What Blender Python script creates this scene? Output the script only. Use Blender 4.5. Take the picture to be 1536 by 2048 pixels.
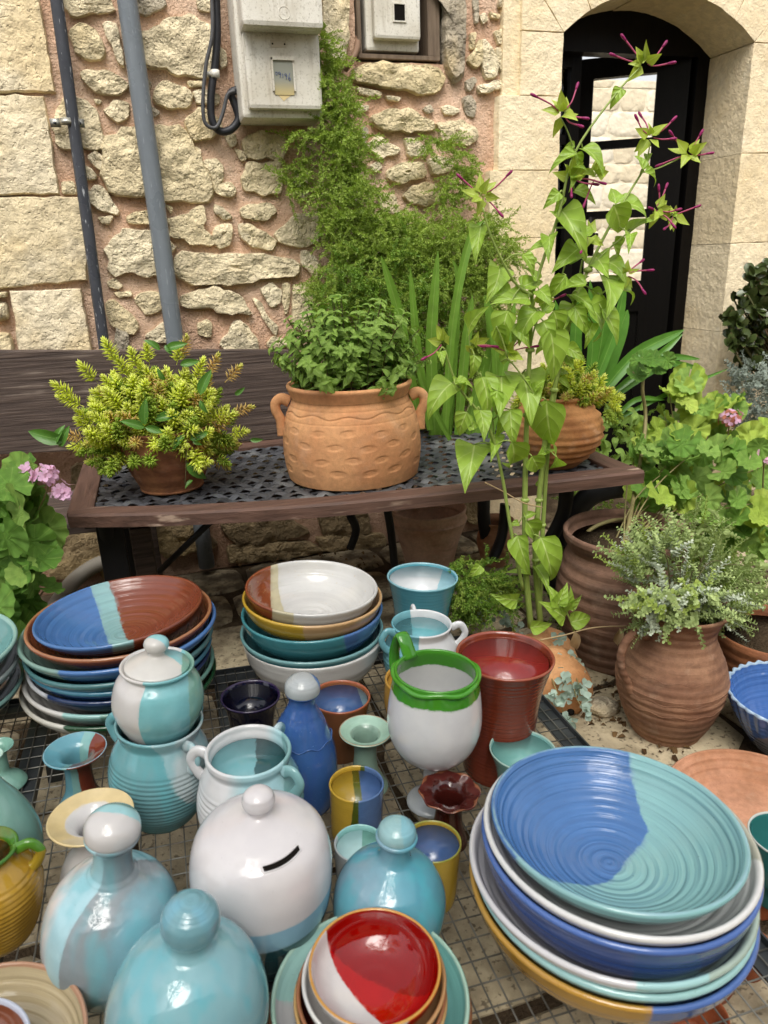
import bpy, bmesh, math, random
from mathutils import Vector, Matrix, noise as mn, Euler
random.seed(7)
for o in list(bpy.data.objects): bpy.data.objects.remove(o)
sc = bpy.context.scene
COL = sc.collection
# ------------------------------------------------------------------ camera
H = 1.15; PITCH = math.radians(19.5); ROLL = math.radians(2.2); YAW = math.radians(16.5); FPX = 1440.0
cy_, sy_ = math.cos(YAW), math.sin(YAW)
FW = Vector((sy_*math.cos(PITCH), cy_*math.cos(PITCH), -math.sin(PITCH)))
R0 = Vector((cy_, -sy_, 0)); U0 = R0.cross(FW)
RT = R0*math.cos(ROLL) - U0*math.sin(ROLL); UP = U0*math.cos(ROLL) + R0*math.sin(ROLL)
EYE = Vector((0, 0, H))
cam = bpy.data.cameras.new('camera'); camo = bpy.data.objects.new('camera', cam); COL.objects.link(camo)
camo.matrix_world = Matrix.Translation(EYE) @ Matrix((RT, UP, -FW)).transposed().to_4x4()
cam.sensor_fit = 'VERTICAL'; cam.sensor_height = 36; cam.lens = 36*FPX/2048; cam.clip_start = .02; cam.clip_end = 500
sc.camera = camo
cam.dof.use_dof = True; cam.dof.focus_distance = 1.75; cam.dof.aperture_fstop = 5.6
sc.cycles.max_bounces = 6; sc.cycles.diffuse_bounces = 3; sc.cycles.glossy_bounces = 3; sc.cycles.transmission_bounces = 4; sc.cycles.transparent_max_bounces = 6; sc.cycles.caustics_reflective = False; sc.cycles.caustics_refractive = False
sc.render.resolution_x = 768; sc.render.resolution_y = 1024
# ------------------------------------------------------------------ light
SUN_EL, SUN_AZ = 58, 200        # degrees; azimuth clockwise from +Y
wd = bpy.data.worlds.new('World'); sc.world = wd; wd.use_nodes = True
wt = wd.node_tree; wt.nodes.clear()
wo = wt.nodes.new('ShaderNodeOutputWorld'); wb = wt.nodes.new('ShaderNodeBackground')
sk = wt.nodes.new('ShaderNodeTexSky'); sk.sky_type = 'NISHITA'; sk.sun_disc = False
sk.sun_elevation = math.radians(SUN_EL); sk.sun_rotation = math.radians(SUN_AZ); sk.dust_density = 4; sk.air_density = 1.2
hs = wt.nodes.new('ShaderNodeHueSaturation'); hs.inputs['Saturation'].default_value = .2
wt.links.new(sk.outputs[0], hs.inputs['Color']); wt.links.new(hs.outputs[0], wb.inputs[0]); wt.links.new(wb.outputs[0], wo.inputs[0])
wb.inputs[1].default_value = .13
sl = bpy.data.lights.new('sun', 'SUN'); sl.energy = 1.5; sl.angle = math.radians(34); sl.color = (1, .955, .88)
so = bpy.data.objects.new('sun', sl); COL.objects.link(so)
az, el = math.radians(SUN_AZ), math.radians(SUN_EL)
sdir = Vector((math.sin(az)*math.cos(el), math.cos(az)*math.cos(el), math.sin(el)))
so.rotation_euler = sdir.to_track_quat('Z', 'Y').to_euler(); so.location = (0, -2, 6)
vs = sc.view_settings; vs.view_transform = 'Standard'; vs.look = 'None'; vs.exposure = .9; vs.gamma = 1; vs.use_curve_mapping = False
# ------------------------------------------------------------------ pixel -> place helpers (photograph pixels, 1536 x 2048)
def ray(x, y): return FW + RT*((x-768)/FPX) - UP*((y-1024)/FPX)
def onZ(x, y, z): d = ray(x, y); return EYE + d*((z-H)/d.z)
def onY(x, y, Y): d = ray(x, y); return EYE + d*(Y/d.y)
def dep(p): return (Vector(p)-EYE).dot(FW)
def pix(p):
    d = Vector(p)-EYE; q = d.dot(FW); return 768+FPX*d.dot(RT)/q, 1024-FPX*d.dot(UP)/q
def fit(u, v, w, k, z0):
    """feature of radius r seen at (u,v) with half width w, standing k*r above z0"""
    z = z0+.1
    if z0 == TT:               # on the sloping table top: heights run along its normal
        for _ in range(25):
            q = onZ(u, v, z); r = w*dep(q)/FPX; b = q-TN*(k*r); z += ttop(b.x)-b.z
        return b, r
    for _ in range(12):
        p = onZ(u, v, z); r = w*dep(p)/FPX; z = z0+k*r
    return Vector((p.x, p.y, z0)), r
TZ = .18; TT = TZ+.0008; TTILT = math.radians(3); TPX = .15      # the table slopes gently down to the right
TN = Vector((math.sin(TTILT), 0, math.cos(TTILT))); TROT = Matrix.Rotation(TTILT, 3, 'Y')
def ttop(x): return TT-(x-TPX)*math.tan(TTILT)
def trot(rx=0, ry=0): return (TROT @ Euler((rx, ry, -YAW)).to_matrix()).to_euler()
# ------------------------------------------------------------------ object helpers
def lin(h):
    if not isinstance(h, str): return tuple(h[:3])+(1,)
    c = [int(h[i:i+2], 16)/255 for i in (0, 2, 4)]
    return tuple(x/12.92 if x <= .04045 else ((x+.055)/1.055)**2.4 for x in c)+(1,)
def link(name, me, mat=None, parent=None, loc=None, rot=None, scale=None):
    o = bpy.data.objects.new(name, me); COL.objects.link(o)
    if mat is not None and me is not None and len(me.materials) == 0: me.materials.append(mat)
    if parent is not None: o.parent = parent
    if loc is not None: o.location = loc
    if rot is not None: o.rotation_euler = rot
    if scale is not None: o.scale = scale if hasattr(scale, '__len__') else (scale,)*3
    return o
def tag(o, label, cat, group=None):
    o['label'] = label; o['category'] = cat
    if group: o['group'] = group
    return o
def struct(o): o['kind'] = 'structure'; return o
def stuff(o): o['kind'] = 'stuff'; return o
def empty(name, loc=(0, 0, 0), rot=(0, 0, 0)):
    o = bpy.data.objects.new(name, None); COL.objects.link(o); o.location = loc; o.rotation_euler = rot
    o.empty_display_size = .05; return o
def mesh(name, V, F, smooth=True, uv=None):
    me = bpy.data.meshes.new(name); me.from_pydata([tuple(v) for v in V], [], F)
    if smooth: me.polygons.foreach_set('use_smooth', [True]*len(me.polygons))
    if uv is not None:
        l = me.uv_layers.new(name='UVMap'); vi = [0]*len(me.loops); me.loops.foreach_get('vertex_index', vi)
        l.data.foreach_set('uv', [c for i in vi for c in uv[i]])
    me.update(); return me
def cmr(P, n=4, closed=False):
    """Catmull-Rom resample"""
    P = [Vector(p) for p in P]; out = []; m = len(P)
    for i in range(m if closed else m-1):
        g = (lambda j: P[j % m]) if closed else (lambda j: P[min(max(j, 0), m-1)])
        a, b, c, d = g(i-1), g(i), g(i+1), g(i+2)
        for k in range(n):
            t = k/n
            out.append(.5*((2*b)+(c-a)*t+(2*a-5*b+4*c-d)*t*t+(3*b-a-3*c+d)*t**3))
    if not closed: out.append(P[-1])
    return out
class MB:
    """collects geometry for one mesh"""
    def __init__(s): s.V = []; s.F = []; s.U = []
    def add(s, V, F, U=None):
        b = len(s.V); s.V += [Vector(v) for v in V]; s.F += [tuple(i+b for i in f) for f in F]
        s.U += list(U) if U is not None else [(0, 0)]*len(V); return s
    def box(s, lo, hi, M=None):
        x0, y0, z0 = lo; x1, y1, z1 = hi
        V = [Vector(p) for p in ((x0, y0, z0), (x1, y0, z0), (x1, y1, z0), (x0, y1, z0), (x0, y0, z1), (x1, y0, z1), (x1, y1, z1), (x0, y1, z1))]
        if M is not None: V = [M @ v for v in V]
        return s.add(V, [(0, 3, 2, 1), (4, 5, 6, 7), (0, 1, 5, 4), (1, 2, 6, 5), (2, 3, 7, 6), (3, 0, 4, 7)])
    def tube(s, P, r, n=8, flat=1.0, cap=True, up=None, closed=False):
        P = [Vector(p) for p in P]; m = len(P); rr = r if hasattr(r, '__len__') else [r]*m
        ff = flat if hasattr(flat, '__len__') else [flat]*m
        V = []; prev = None
        for i in range(m):
            if closed: t = P[(i+1) % m]-P[(i-1) % m]
            else: t = P[min(i+1, m-1)]-P[max(i-1, 0)]
            if t.length < 1e-9: t = Vector((0, 0, 1))
            t.normalize()
            if prev is None:
                a = Vector(up) if up is not None else (Vector((0, 0, 1)) if abs(t.z) < .9 else Vector((1, 0, 0)))
            else: a = prev
            a = a - t*a.dot(t)
            if a.length < 1e-6: a = t.orthogonal()
            a.normalize(); b = t.cross(a); prev = a
            for k in range(n):
                q = 2*math.pi*k/n; V.append(P[i]+(a*math.cos(q)*ff[i]+b*math.sin(q))*rr[i])
        F = []
        for i in range(m if closed else m-1):
            j = (i+1) % m
            for k in range(n): F.append((i*n+k, i*n+(k+1) % n, j*n+(k+1) % n, j*n+k))
        if cap and not closed: F.append(tuple(range(n-1, -1, -1))); F.append(tuple((m-1)*n+k for k in range(n)))
        return s.add(V, F)
    def lathe(s, prof, n=48, c=(0, 0, 0), warp=None):
        """prof: (r, z) list; warp(r, z, ang, i) -> Vector"""
        V = []; F = []; m = len(prof); c = Vector(c)
        for i, (r, z) in enumerate(prof):
            for k in range(n):
                a = 2*math.pi*k/n
                V.append(c+(warp(r, z, a, i) if warp else Vector((r*math.cos(a), r*math.sin(a), z))))
        for i in range(m-1):
            for k in range(n): F.append((i*n+k, i*n+(k+1) % n, (i+1)*n+(k+1) % n, (i+1)*n+k))
        if prof[0][0] > 1e-5: F.append(tuple(range(n-1, -1, -1)))
        if prof[-1][0] > 1e-5: F.append(tuple((m-1)*n+k for k in range(n)))
        return s.add(V, F)
    def build(s, name, mat, parent=None, smooth=True, bevel=0, **k):
        me = mesh(name, s.V, s.F, smooth, s.U)
        if bevel or not smooth:
            bm = bmesh.new(); bm.from_mesh(me)
            if bevel:
                bmesh.ops.remove_doubles(bm, verts=bm.verts, dist=1e-6)
                bmesh.ops.bevel(bm, geom=[e for e in bm.edges if len(e.link_faces) == 2 and e.calc_face_angle(0) > .6], offset=bevel, segments=2, affect='EDGES', profile=.6)
            bm.to_mesh(me); bm.free()
            me.polygons.foreach_set('use_smooth', [False]*len(me.polygons))
        return link(name, me, mat, parent, **k)
# ------------------------------------------------------------------ material helper
class NT:
    def __init__(s, name, rough=.6, spec=.5):
        s.m = bpy.data.materials.new(name); s.m.use_nodes = True; s.t = s.m.node_tree
        s.b = s.t.nodes['Principled BSDF']; s.out = s.t.nodes['Material Output']
        s.b.inputs['Roughness'].default_value = rough; s.b.inputs['Specular IOR Level'].default_value = spec
        s._tc = None
    def n(s, ty, **k):
        o = s.t.nodes.new(ty)
        for a, b in k.items(): setattr(o, a, b)
        return o
    def put(s, sock, v):
        if isinstance(v, bpy.types.NodeSocket): s.t.links.new(v, sock)
        elif isinstance(v, str): sock.default_value = lin(v)
        elif hasattr(v, '__len__'):
            sock.default_value = tuple(v)+(1,) if (len(v) == 3 and sock.type == 'RGBA') else v
        else: sock.default_value = v
    def tc(s, w='Object'):
        if s._tc is None: s._tc = s.n('ShaderNodeTexCoord')
        return s._tc.outputs[w]
    def math(s, op, a, b=0.0, c=None, clamp=False):
        o = s.n('ShaderNodeMath', operation=op, use_clamp=clamp); s.put(o.inputs[0], a); s.put(o.inputs[1], b)
        if c is not None: s.put(o.inputs[2], c)
        return o.outputs[0]
    def vmath(s, op, a, b=(0, 0, 0), sc=None):
        o = s.n('ShaderNodeVectorMath', operation=op); s.put(o.inputs[0], a); s.put(o.inputs[1], b)
        if sc is not None: s.put(o.inputs['Scale'], sc)
        return o.outputs['Value'] if op in ('DOT_PRODUCT', 'LENGTH') else o.outputs[0]
    def noise(s, scale, detail=3, vec=None, rough=.55, dist=0):
        o = s.n('ShaderNodeTexNoise'); s.put(o.inputs['Vector'], vec if vec is not None else s.tc())
        o.inputs['Scale'].default_value = scale; o.inputs['Detail'].default_value = detail; o.inputs['Roughness'].default_value = rough
        o.inputs['Distortion'].default_value = dist; return o.outputs[0]
    def voro(s, scale, vec=None, feat='F1'):
        o = s.n('ShaderNodeTexVoronoi', feature=feat); s.put(o.inputs['Vector'], vec if vec is not None else s.tc())
        o.inputs['Scale'].default_value = scale; return o.outputs[0]
    def ss(s, x, a, b):
        o = s.n('ShaderNodeMapRange', interpolation_type='SMOOTHSTEP'); s.put(o.inputs[0], x); o.inputs[1].default_value = a; o.inputs[2].default_value = b
        return o.outputs[0]
    def mix(s, f, a, b, mode='MIX'):
        o = s.n('ShaderNodeMix', data_type='RGBA', blend_type=mode); s.put(o.inputs[0], f); s.put(o.inputs[6], a); s.put(o.inputs[7], b); return o.outputs[2]
    def sep(s, v):
        o = s.n('ShaderNodeSeparateXYZ'); s.put(o.inputs[0], v); return o.outputs
    def comb(s, x, y, z):
        o = s.n('ShaderNodeCombineXYZ'); s.put(o.inputs[0], x); s.put(o.inputs[1], y); s.put(o.inputs[2], z); return o.outputs[0]
    def rand(s): return s.n('ShaderNodeObjectInfo').outputs['Random']
    def bump(s, h, dist=.01, strength=1, prev=None):
        o = s.n('ShaderNodeBump'); s.put(o.inputs['Height'], h); o.inputs['Distance'].default_value = dist; s.put(o.inputs['Strength'], strength)
        if prev is not None: s.t.links.new(prev, o.inputs['Normal'])
        s.t.links.new(o.outputs[0], s.b.inputs['Normal']); return o.outputs[0]
    def col(s, c): s.put(s.b.inputs['Base Color'], c); return s
    def rough(s, r): s.put(s.b.inputs['Roughness'], r); return s
def var(m, c, amt, scale, vec=None, detail=4):
    """c darkened and lightened by noise"""
    f = m.ss(m.noise(scale, detail, vec), .25, .75)
    return m.mix(f, m.mix(1.0, c, (1-amt,)*3+(1,), 'MULTIPLY'), m.mix(1.0, c, (1+amt*.7,)*3+(1,), 'MULTIPLY'))
# ================================================================== wall materials
W = 2.75
def pos(m): return m.n('ShaderNodeNewGeometry').outputs['Position']
def stone_mat(name, a, b, dark, bump=.012, patch=.5):
    m = NT(name, .9, .25); P = pos(m); r = m.rand()
    c = m.mix(r, a, b)
    c = m.mix(m.math('MULTIPLY', m.ss(m.noise(9, 5, P), .48, .72), patch), c, dark)
    c = m.mix(m.math('MULTIPLY', m.ss(m.noise(3.5, 3, P), .5, .7), .45), c, 'e3c68c')
    c = m.mix(m.math('MULTIPLY', m.ss(m.noise(60, 4, P), .58, .76), .45), c, '8d7c60')
    c = var(m, c, .22, 26, P)
    m.col(c)
    h = m.math('ADD', m.noise(30, 8, P, .62), m.math('MULTIPLY', m.noise(90, 4, P), .35))
    fac = m.voro(22, m.vmath('ADD', P, m.vmath('SCALE', m.n('ShaderNodeTexNoise').outputs['Color'], sc=.03)))
    h = m.math('ADD', h, m.math('MULTIPLY', fac, .55))
    pit = m.ss(m.noise(70, 2, P), .30, .42)
    h = m.math('ADD', h, m.math('MULTIPLY', pit, .25))
    m.bump(h, bump, .9); return m.m
M_lime = stone_mat('limestone', 'f2e4c4', 'e4d2a8', 'c8b692', .03, .4)
M_limegrey = stone_mat('grey_limestone', 'd0c5ae', 'b5a994', '9a8f7e', .035, .6)
M_limedirt = stone_mat('soil_stained_limestone', 'ab9672', '8f7c5e', '6b5a42', .03, .6)
M_ash = stone_mat('ashlar_limestone', 'eadcbe', 'dbc9a2', 'd0c6b0', .012, .45)
def mortar_mat():
    m = NT('pink_lime_mortar', .95, .15); P = pos(m)
    c = m.mix(m.ss(m.noise(3, 4, P), .35, .7), 'dcbda4', 'cca58a')
    c = m.mix(m.math('MULTIPLY', m.ss(m.noise(11, 5, P), .55, .75), .6), c, 'e2cdb8')
    z = m.sep(P)[2]
    c = m.mix(m.math('MULTIPLY', m.ss(m.math('ADD', z, m.math('MULTIPLY', m.noise(5, 3, P), .5)), 1.15, .65), .5), c, '93705a')
    c = m.mix(m.math('MULTIPLY', m.ss(m.noise(140, 3, P), .58, .7), .5), c, '6d4a37')
    m.col(c); h = m.math('ADD', m.noise(28, 8, P, .65), m.math('MULTIPLY', m.noise(150, 3, P), .4)); m.bump(h, .02, .9); return m.m
M_mortar = mortar_mat()
def plaster_ash():
    m = NT('dressed_yellow_sandstone', .92, .2); P = pos(m)
    c = m.mix(m.rand(), 'ecdcbc', 'e0cca6')
    c = m.mix(m.math('MULTIPLY', m.ss(m.noise(2.5, 5, P), .5, .7), .5), c, 'd8bf92')
    c = m.mix(m.math('MULTIPLY', m.ss(m.noise(14, 5, P), .6, .75), .4), c, 'f2e8d0')
    c = m.mix(m.math('MULTIPLY', m.ss(m.noise(4, 6, P), .62, .7), .35), c, 'b09a76')
    m.col(var(m, c, .12, 40, P)); h = m.math('ADD', m.noise(25, 8, P, .6), m.math('MULTIPLY', m.noise(120, 3, P), .3)); m.bump(h, .010, .9); return m.m
M_sand = plaster_ash()
# ================================================================== stone builder: polygon in the wall plane -> a lump with depth
def stone(poly, Yp, thick, parent, mat, name='stone', flat=.35, back=.03, rough=.25, chaikin=1, n=18, rings=(.0, .10, .28, .55, .8), grow=1):
    """poly: (x, z) corners in the plane y=Yp, bulging towards -y"""
    P = [Vector((x, z)) for x, z in poly]
    ar = sum(P[i].x*P[(i+1) % len(P)].y-P[(i+1) % len(P)].x*P[i].y for i in range(len(P)))
    if ar < 0: P.reverse()
    for _ in range(chaikin):
        Q = []
        for i in range(len(P)):
            a, b = P[i], P[(i+1) % len(P)]; Q += [a.lerp(b, .13), a.lerp(b, .87)]
        P = Q
    if grow != 1:
        c0 = sum(P, Vector((0, 0)))/len(P); P = [c0+(p-c0)*grow for p in P]
    L = [(P[(i+1) % len(P)]-P[i]).length for i in range(len(P))]; T = sum(L); R = []; i = 0; acc = 0
    if chaikin == 0:
        for j in range(len(P)):
            kk = max(2, round(n*L[j]/T)); R += [P[j].lerp(P[(j+1) % len(P)], q/kk) for q in range(kk)]
        n = len(R)
    for k in (range(n) if chaikin else ()):
        t = T*k/n
        while acc+L[i] < t: acc += L[i]; i += 1
        R.append(P[i].lerp(P[(i+1) % len(P)], (t-acc)/max(L[i], 1e-9)))
    c = sum(R, Vector((0, 0)))/n; size = T/6.0
    sd = random.uniform(0, 50)
    V = []; F = []
    jag = rough*min(size*.16, .016)
    R = [p+(p-c).normalized()*jag*2*mn.noise(Vector((p.x*28+sd, p.y*28, sd))) for p in R]
    for p in R: V.append(Vector((p.x-c.x, back, p.y-c.y)))
    tx, tz = random.uniform(-.5, .5)*thick*(1-flat), random.uniform(-.5, .5)*thick*(1-flat)
    for t in rings:
        hh = thick*(flat+(1-flat)*(1-(1-t)**2)) if t > 0 else thick*flat*.35
        for p in R:
            q = p.lerp(c, t); d = q-c
            e = hh+(d.x*tx+d.y*tz)/max(size, .02)*t+rough*thick*mn.noise(Vector((q.x*22+sd, q.y*22, sd*2)))*(1 if t > 0 else .3)
            V.append(Vector((d.x, -e, d.y)))
    V.append(Vector((0, -thick*(1+rough*.4*random.uniform(-1, 1)), 0)))
    m = len(rings)+1
    for j in range(m-1):
        for k in range(n): F.append((j*n+k, j*n+(k+1) % n, (j+1)*n+(k+1) % n, (j+1)*n+k))
    for k in range(n): F.append(((m-1)*n+k, (m-1)*n+(k+1) % n, len(V)-1))
    me = mesh(name, V, F, True); me.set_sharp_from_angle(angle=math.radians(38)); return link(name, me, mat, parent, loc=(c.x, Yp, c.y))
def pw(p, o, s, Yp=W):
    q = onY(o[0]+p[0]/s, o[1]+p[1]/s, Yp); return (q.x, q.z)
# ================================================================== rubble wall
wall = tag(empty('rubble_wall', (0, W, 0)), 'rubble stone wall with pink mortar behind the bench', 'wall')
def wparent(o):            # keep world placement under the wall's empty
    o.parent = wall; o.location = o.location-wall.location; return o
NX0, NX1, NZ0 = .785, 1.085, 1.80          # niche opening
DXL = 1.42                                  # dressed stone starts here
def wall_core():
    V = []; F = []; idx = {}; s = .04; x0, x1, z0, z1 = -1.7, 1.42, -.05, 2.6
    nx, nz = int((x1-x0)/s), int((z1-z0)/s)
    for j in range(nz+1):
        for i in range(nx+1):
            x, z = x0+i*s, z0+j*s
            V.append(Vector((x, .006+.016*mn.noise(Vector((x*6, z*6, 3)))+.006*mn.noise(Vector((x*19, z*19, 8))), z)))
    for j in range(nz):
        for i in range(nx):
            x, z = x0+(i+.5)*s, z0+(j+.5)*s
            if NX0-.02 < x < NX1+.02 and z > NZ0-.02 and z < 2.25: continue
            a = j*(nx+1)+i; F.append((a, a+1, a+nx+2, a+nx+1))
    return mesh('mortar', V, F)
link('mortar', wall_core(), M_mortar, wall)
mbk = MB()                                   # masonry body behind the mortar skin and the niche recess
mbk.box((-1.7, .05, -.05), (NX0, .45, 2.6)); mbk.box((NX1, .05, -.05), (1.40, .45, 2.6)); mbk.box((NX0, .05, -.05), (NX1, .45, NZ0)); mbk.box((NX0, .05, 2.3), (NX1, .45, 2.6)); mbk.box((NX0, .30, NZ0), (NX1, .45, 2.3))
mbk.build('masonry_body', M_mortar, wall, smooth=False)
Z1 = ((0, 0), 2.926); Z2 = ((400, 0), 2.4615); PX = ((0, 0), 1.0)
ASH = [((-200, -220), (110, -220), (235, 0), (330, 550), (-200, 540)), ((-200, 556), (262, 560), (352, 1140), (-200, 1143)), ((-200, 1156), (518, 1150), (512, 1640), (-200, 1705)),
       ((60, 1702), (475, 1686), (545, 2075), (112, 2085))]
for q in ASH:
    wparent(stone([pw(p, *Z1) for p in q], W, .02, None, M_ash, 'ashlar_block', flat=.85, rough=.2, chaikin=0, n=40, grow=1.0, rings=(0, .03, .08, .25, .5, .78)))
for q in [((-40, 1765), (45, 1768), (62, 1870), (-40, 1890)), ((-120, 1950), (70, 1942), (95, 2085), (-120, 2085)), ((-60, 1712), (48, 1706), (40, 1742), (-60, 1745))]:
    wparent(stone([pw(p, *Z1) for p in q], W, .04, None, M_lime, flat=.6))
S1 = """360 0 640 0 660 70 430 105|790 0 960 0 965 40 880 90 800 75|415 200 470 155 550 165 610 260 590 350 510 350 440 300|600 140 690 150 725 390 690 360 625 220|820 220 1000 120 1130 110 1235 180 1250 330 1210 430 1010 410 850 370|480 430 600 415 700 450 740 500 690 545 560 550 510 490|365 365 412 400 400 455 372 450|550 580 595 590 585 612 560 608|605 650 660 600 750 610 745 690 690 725 650 690|330 690 410 550 500 600 560 690 615 810 560 860 340 840|850 440 892 490 865 535|905 560 950 490 1060 510 1115 560 1110 630 990 640 920 600|875 615 937 660 890 695|1095 480 1180 475 1187 510 1110 516|1130 540 1190 530 1280 560 1270 612 1150 610|1080 720 1170 640 1250 670 1290 740 1240 800 1140 810|1310 790 1380 780 1385 840 1350 865|630 950 640 830 760 760 1050 765 1085 830 1150 930 1195 1030 1200 1150 1170 1170 850 1140 660 1120 625 1000|515 920 560 885 615 940 605 1010 560 980|470 950 530 990 570 1030 560 1050 490 1050|1120 860 1170 870 1175 930 1130 912|1200 940 1270 925 1305 980 1300 1060 1250 1070 1205 1030|1220 1080 1350 1070 1385 1110 1370 1150 1300 1150|1372 872 1430 890 1440 935 1405 940|360 1070 430 1065 445 1130 365 1132|520 1150 560 1085 610 1110 685 1220 680 1250 540 1210|570 1270 660 1265 640 1312 600 1312|740 1270 800 1235 900 1240 880 1310 760 1310|990 1290 1060 1270 1190 1215 1200 1280 1190 1330 1240 1400 1225 1430 1110 1420 1020 1380|1255 1200 1300 1210 1355 1270 1310 1290 1260 1250|1250 1340 1310 1310 1360 1320 1350 1430 1290 1455 1255 1410|1405 1220 1480 1195 1560 1230 1530 1290 1430 1272|1405 1320 1440 1315 1540 1360 1560 1420 1500 1445 1420 1400|640 1480 700 1365 880 1365 960 1400 1010 1450 930 1600 860 1610 740 1580 690 1610 650 1550|965 1195 1012 1215 1000 1252|630 1650 670 1635 720 1670 690 1692 640 1682|670 1712 760 1700 772 1730 700 1742|800 1740 830 1710 950 1720 960 1800 860 1840 810 1790|625 1780 680 1770 790 1850 810 1900 790 1955 650 1910|860 1960 960 1880 1000 1900 990 1995 870 1990|1070 1750 1180 1700 1360 1710 1465 1840 1390 1830 1290 1830 1200 1800 1100 1800|1150 1890 1210 1870 1240 1900 1230 1970 1160 1960|1295 2010 1390 1880 1480 1960 1510 2030 1450 2065 1330 2062|335 110 372 118 352 212 340 205|1275 270 1320 300 1330 380 1290 400|690 1900 760 1960 740 2050 660 2060|1150 0 1230 0 1225 70 1160 60"""
S2 = """215 690 300 655 410 680 405 790 330 780 230 770|215 880 240 815 400 805 390 940 290 955 225 930|470 850 525 845 530 960 500 990 470 940|200 1040 260 1000 340 1000 375 1040 330 1080 220 1070|200 1110 240 1105 370 1180 340 1230 240 1200 205 1160|380 1150 470 1060 570 1050 575 1180 500 1220 400 1190|500 1240 540 1240 590 1310 560 1365 500 1300|300 1430 350 1395 400 1430 395 1490 345 1510|405 1400 440 1400 442 1480 420 1550 405 1480|455 1430 500 1400 560 1400 560 1600 510 1640 460 1590|260 1470 305 1495 330 1560 380 1600 370 1650 320 1590|325 1690 360 1660 430 1670 410 1712 340 1712|770 360 850 320 1130 335 1185 390 1130 460 1050 460 960 430 800 410|770 430 890 457 890 477 790 467|910 472 985 482 975 502 920 492|755 520 830 520 820 547 770 547|850 580 920 545 990 540 1070 570 1145 620 1140 640 960 645 880 630|800 620 828 640 815 705 798 690|820 720 880 675 980 735 960 755 890 780|1010 690 1060 690 1125 730 1110 765 1020 770|835 815 870 800 890 820 870 852 840 842|920 850 980 805 1080 805 1115 850 1080 880 1000 900 930 880|1120 790 1180 765 1240 790 1230 840 1150 860|1000 960 1060 920 1150 910 1200 960 1180 990 1060 1010|1095 540 1130 515 1150 550 1120 562|1190 530 1220 520 1275 545 1240 572 1200 562|1165 610 1280 600 1350 640 1350 690 1310 720 1200 690|1295 490 1330 475 1355 510 1345 580 1310 560|1310 300 1383 190 1386 310 1360 330|1390 195 1440 250 1465 330 1455 380 1400 380 1388 310|1450 240 1510 250 1510 390 1470 350|1328 170 1356 165 1345 240 1325 240|1372 80 1400 68 1417 100 1390 122|1338 -30 1367 -30 1367 110 1350 116|1475 -30 1508 -30 1490 42 1463 36|1445 160 1490 145 1505 190 1470 222|1423 63 1472 75 1465 97 1430 92|1310 400 1345 380 1360 400 1330 452 1312 442|1375 420 1505 400 1505 440 1440 440 1430 462 1375 457|650 950 760 930 800 1010 700 1040|860 950 960 960 980 1040 900 1050|640 1250 760 1230 820 1330 700 1360|900 1120 1040 1100 1080 1180 940 1220|1170 1060 1240 1060 1250 1100 1190 1110"""
S3 = """356 528 372 505 425 512 500 510 578 520 587 540 575 552 530 553 480 568 425 565 400 568 362 553|120 1040 196 1036 200 1110 168 1152 100 1150|300 1052 390 1040 430 1090 330 1112|445 1042 560 1030 612 1062 560 1078 470 1085|462 1090 600 1082 640 1100 560 1116 470 1122|-20 940 60 930 70 1000 -20 1010|20 1020 110 1015 120 1080 30 1090|640 1020 720 1010 740 1060 650 1070|250 1040 292 1036 310 1090 262 1100|205 1110 290 1112 300 1150 210 1158|930 1000 990 995 1000 1040 940 1045|640 1072 760 1066 770 1092 650 1100|150 930 300 925 310 1000 160 1010|330 930 470 925 480 1010 340 1020|490 920 640 915 650 1000 500 1010"""
for S, zz in ((S1, Z1), (S2, Z2), (S3, PX)):
    for q in S.split('|'):
        a = [float(t) for t in q.split()]; pts = [pw((a[i], a[i+1]), *zz) for i in range(0, len(a), 2)]
        xs = [p[0] for p in pts]; big = max(xs)-min(xs)
        mt = M_limegrey if random.random() < .14 else M_lime
        if zz is PX and max(p[1] for p in pts) < .55: mt = M_limedirt
        k = 34 if big > .12 else 20
        wparent(stone(pts, W, min(.025, .009+big*.075), None, mt, flat=.8, rough=.6, chaikin=1, n=k, grow=1.15, rings=(0, .035, .12, .3, .55, .8) if big > .12 else (0, .07, .3, .7)))
# ================================================================== dressed door wall with a segmental arch
WD = 2.715
dw = tag(empty('arched_door_wall', (2, WD, 0)), 'smooth dressed sandstone wall with arched doorway around the dark door', 'wall')
OXL, OXR, SPR, RISE = 1.555, 2.405, 1.895, .155
hw = (OXR-OXL)/2; RAD = (hw*hw+RISE*RISE)/(2*RISE); ACX = (OXL+OXR)/2; ACZ = SPR+RISE-RAD
def dblock(poly, depth=.30, thick=.004, name='dressed_block', n=36):
    o = stone(poly, WD, thick, None, M_sand, name, flat=.9, back=depth, rough=.10, chaikin=0, n=n, rings=(0, .012, .05, .3, .65)); o.parent = dw; o.location = o.location-dw.location
def rc(x0, x1, z0, z1, g=.0008): return [(x0+g, z0+g), (x1-g, z0+g), (x1-g, z1-g), (x0+g, z1-g)]
zc = [2.6, 1.69, 1.44, 1.20, .93, .62, .30, -.05]; xl = [1.385, 1.30, 1.265, 1.36, 1.28, 1.33, 1.27]
def archpt(t, r): return (ACX+r*math.sin(t), ACZ+r*math.cos(t))
tm = math.asin(hw/RAD)
dblock([(xl[0], 1.692), (OXL-.001, 1.692), (OXL-.001, SPR-.002), (xl[0], SPR-.002)])
for i in range(1, len(zc)-1): dblock(rc(xl[i], OXL+.0025, zc[i+1], zc[i]))
zr = [SPR, 1.50, 1.15, .78, .40, -.05]; xr = [2.80, 2.95, 2.74, 2.9, 2.78]
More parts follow.
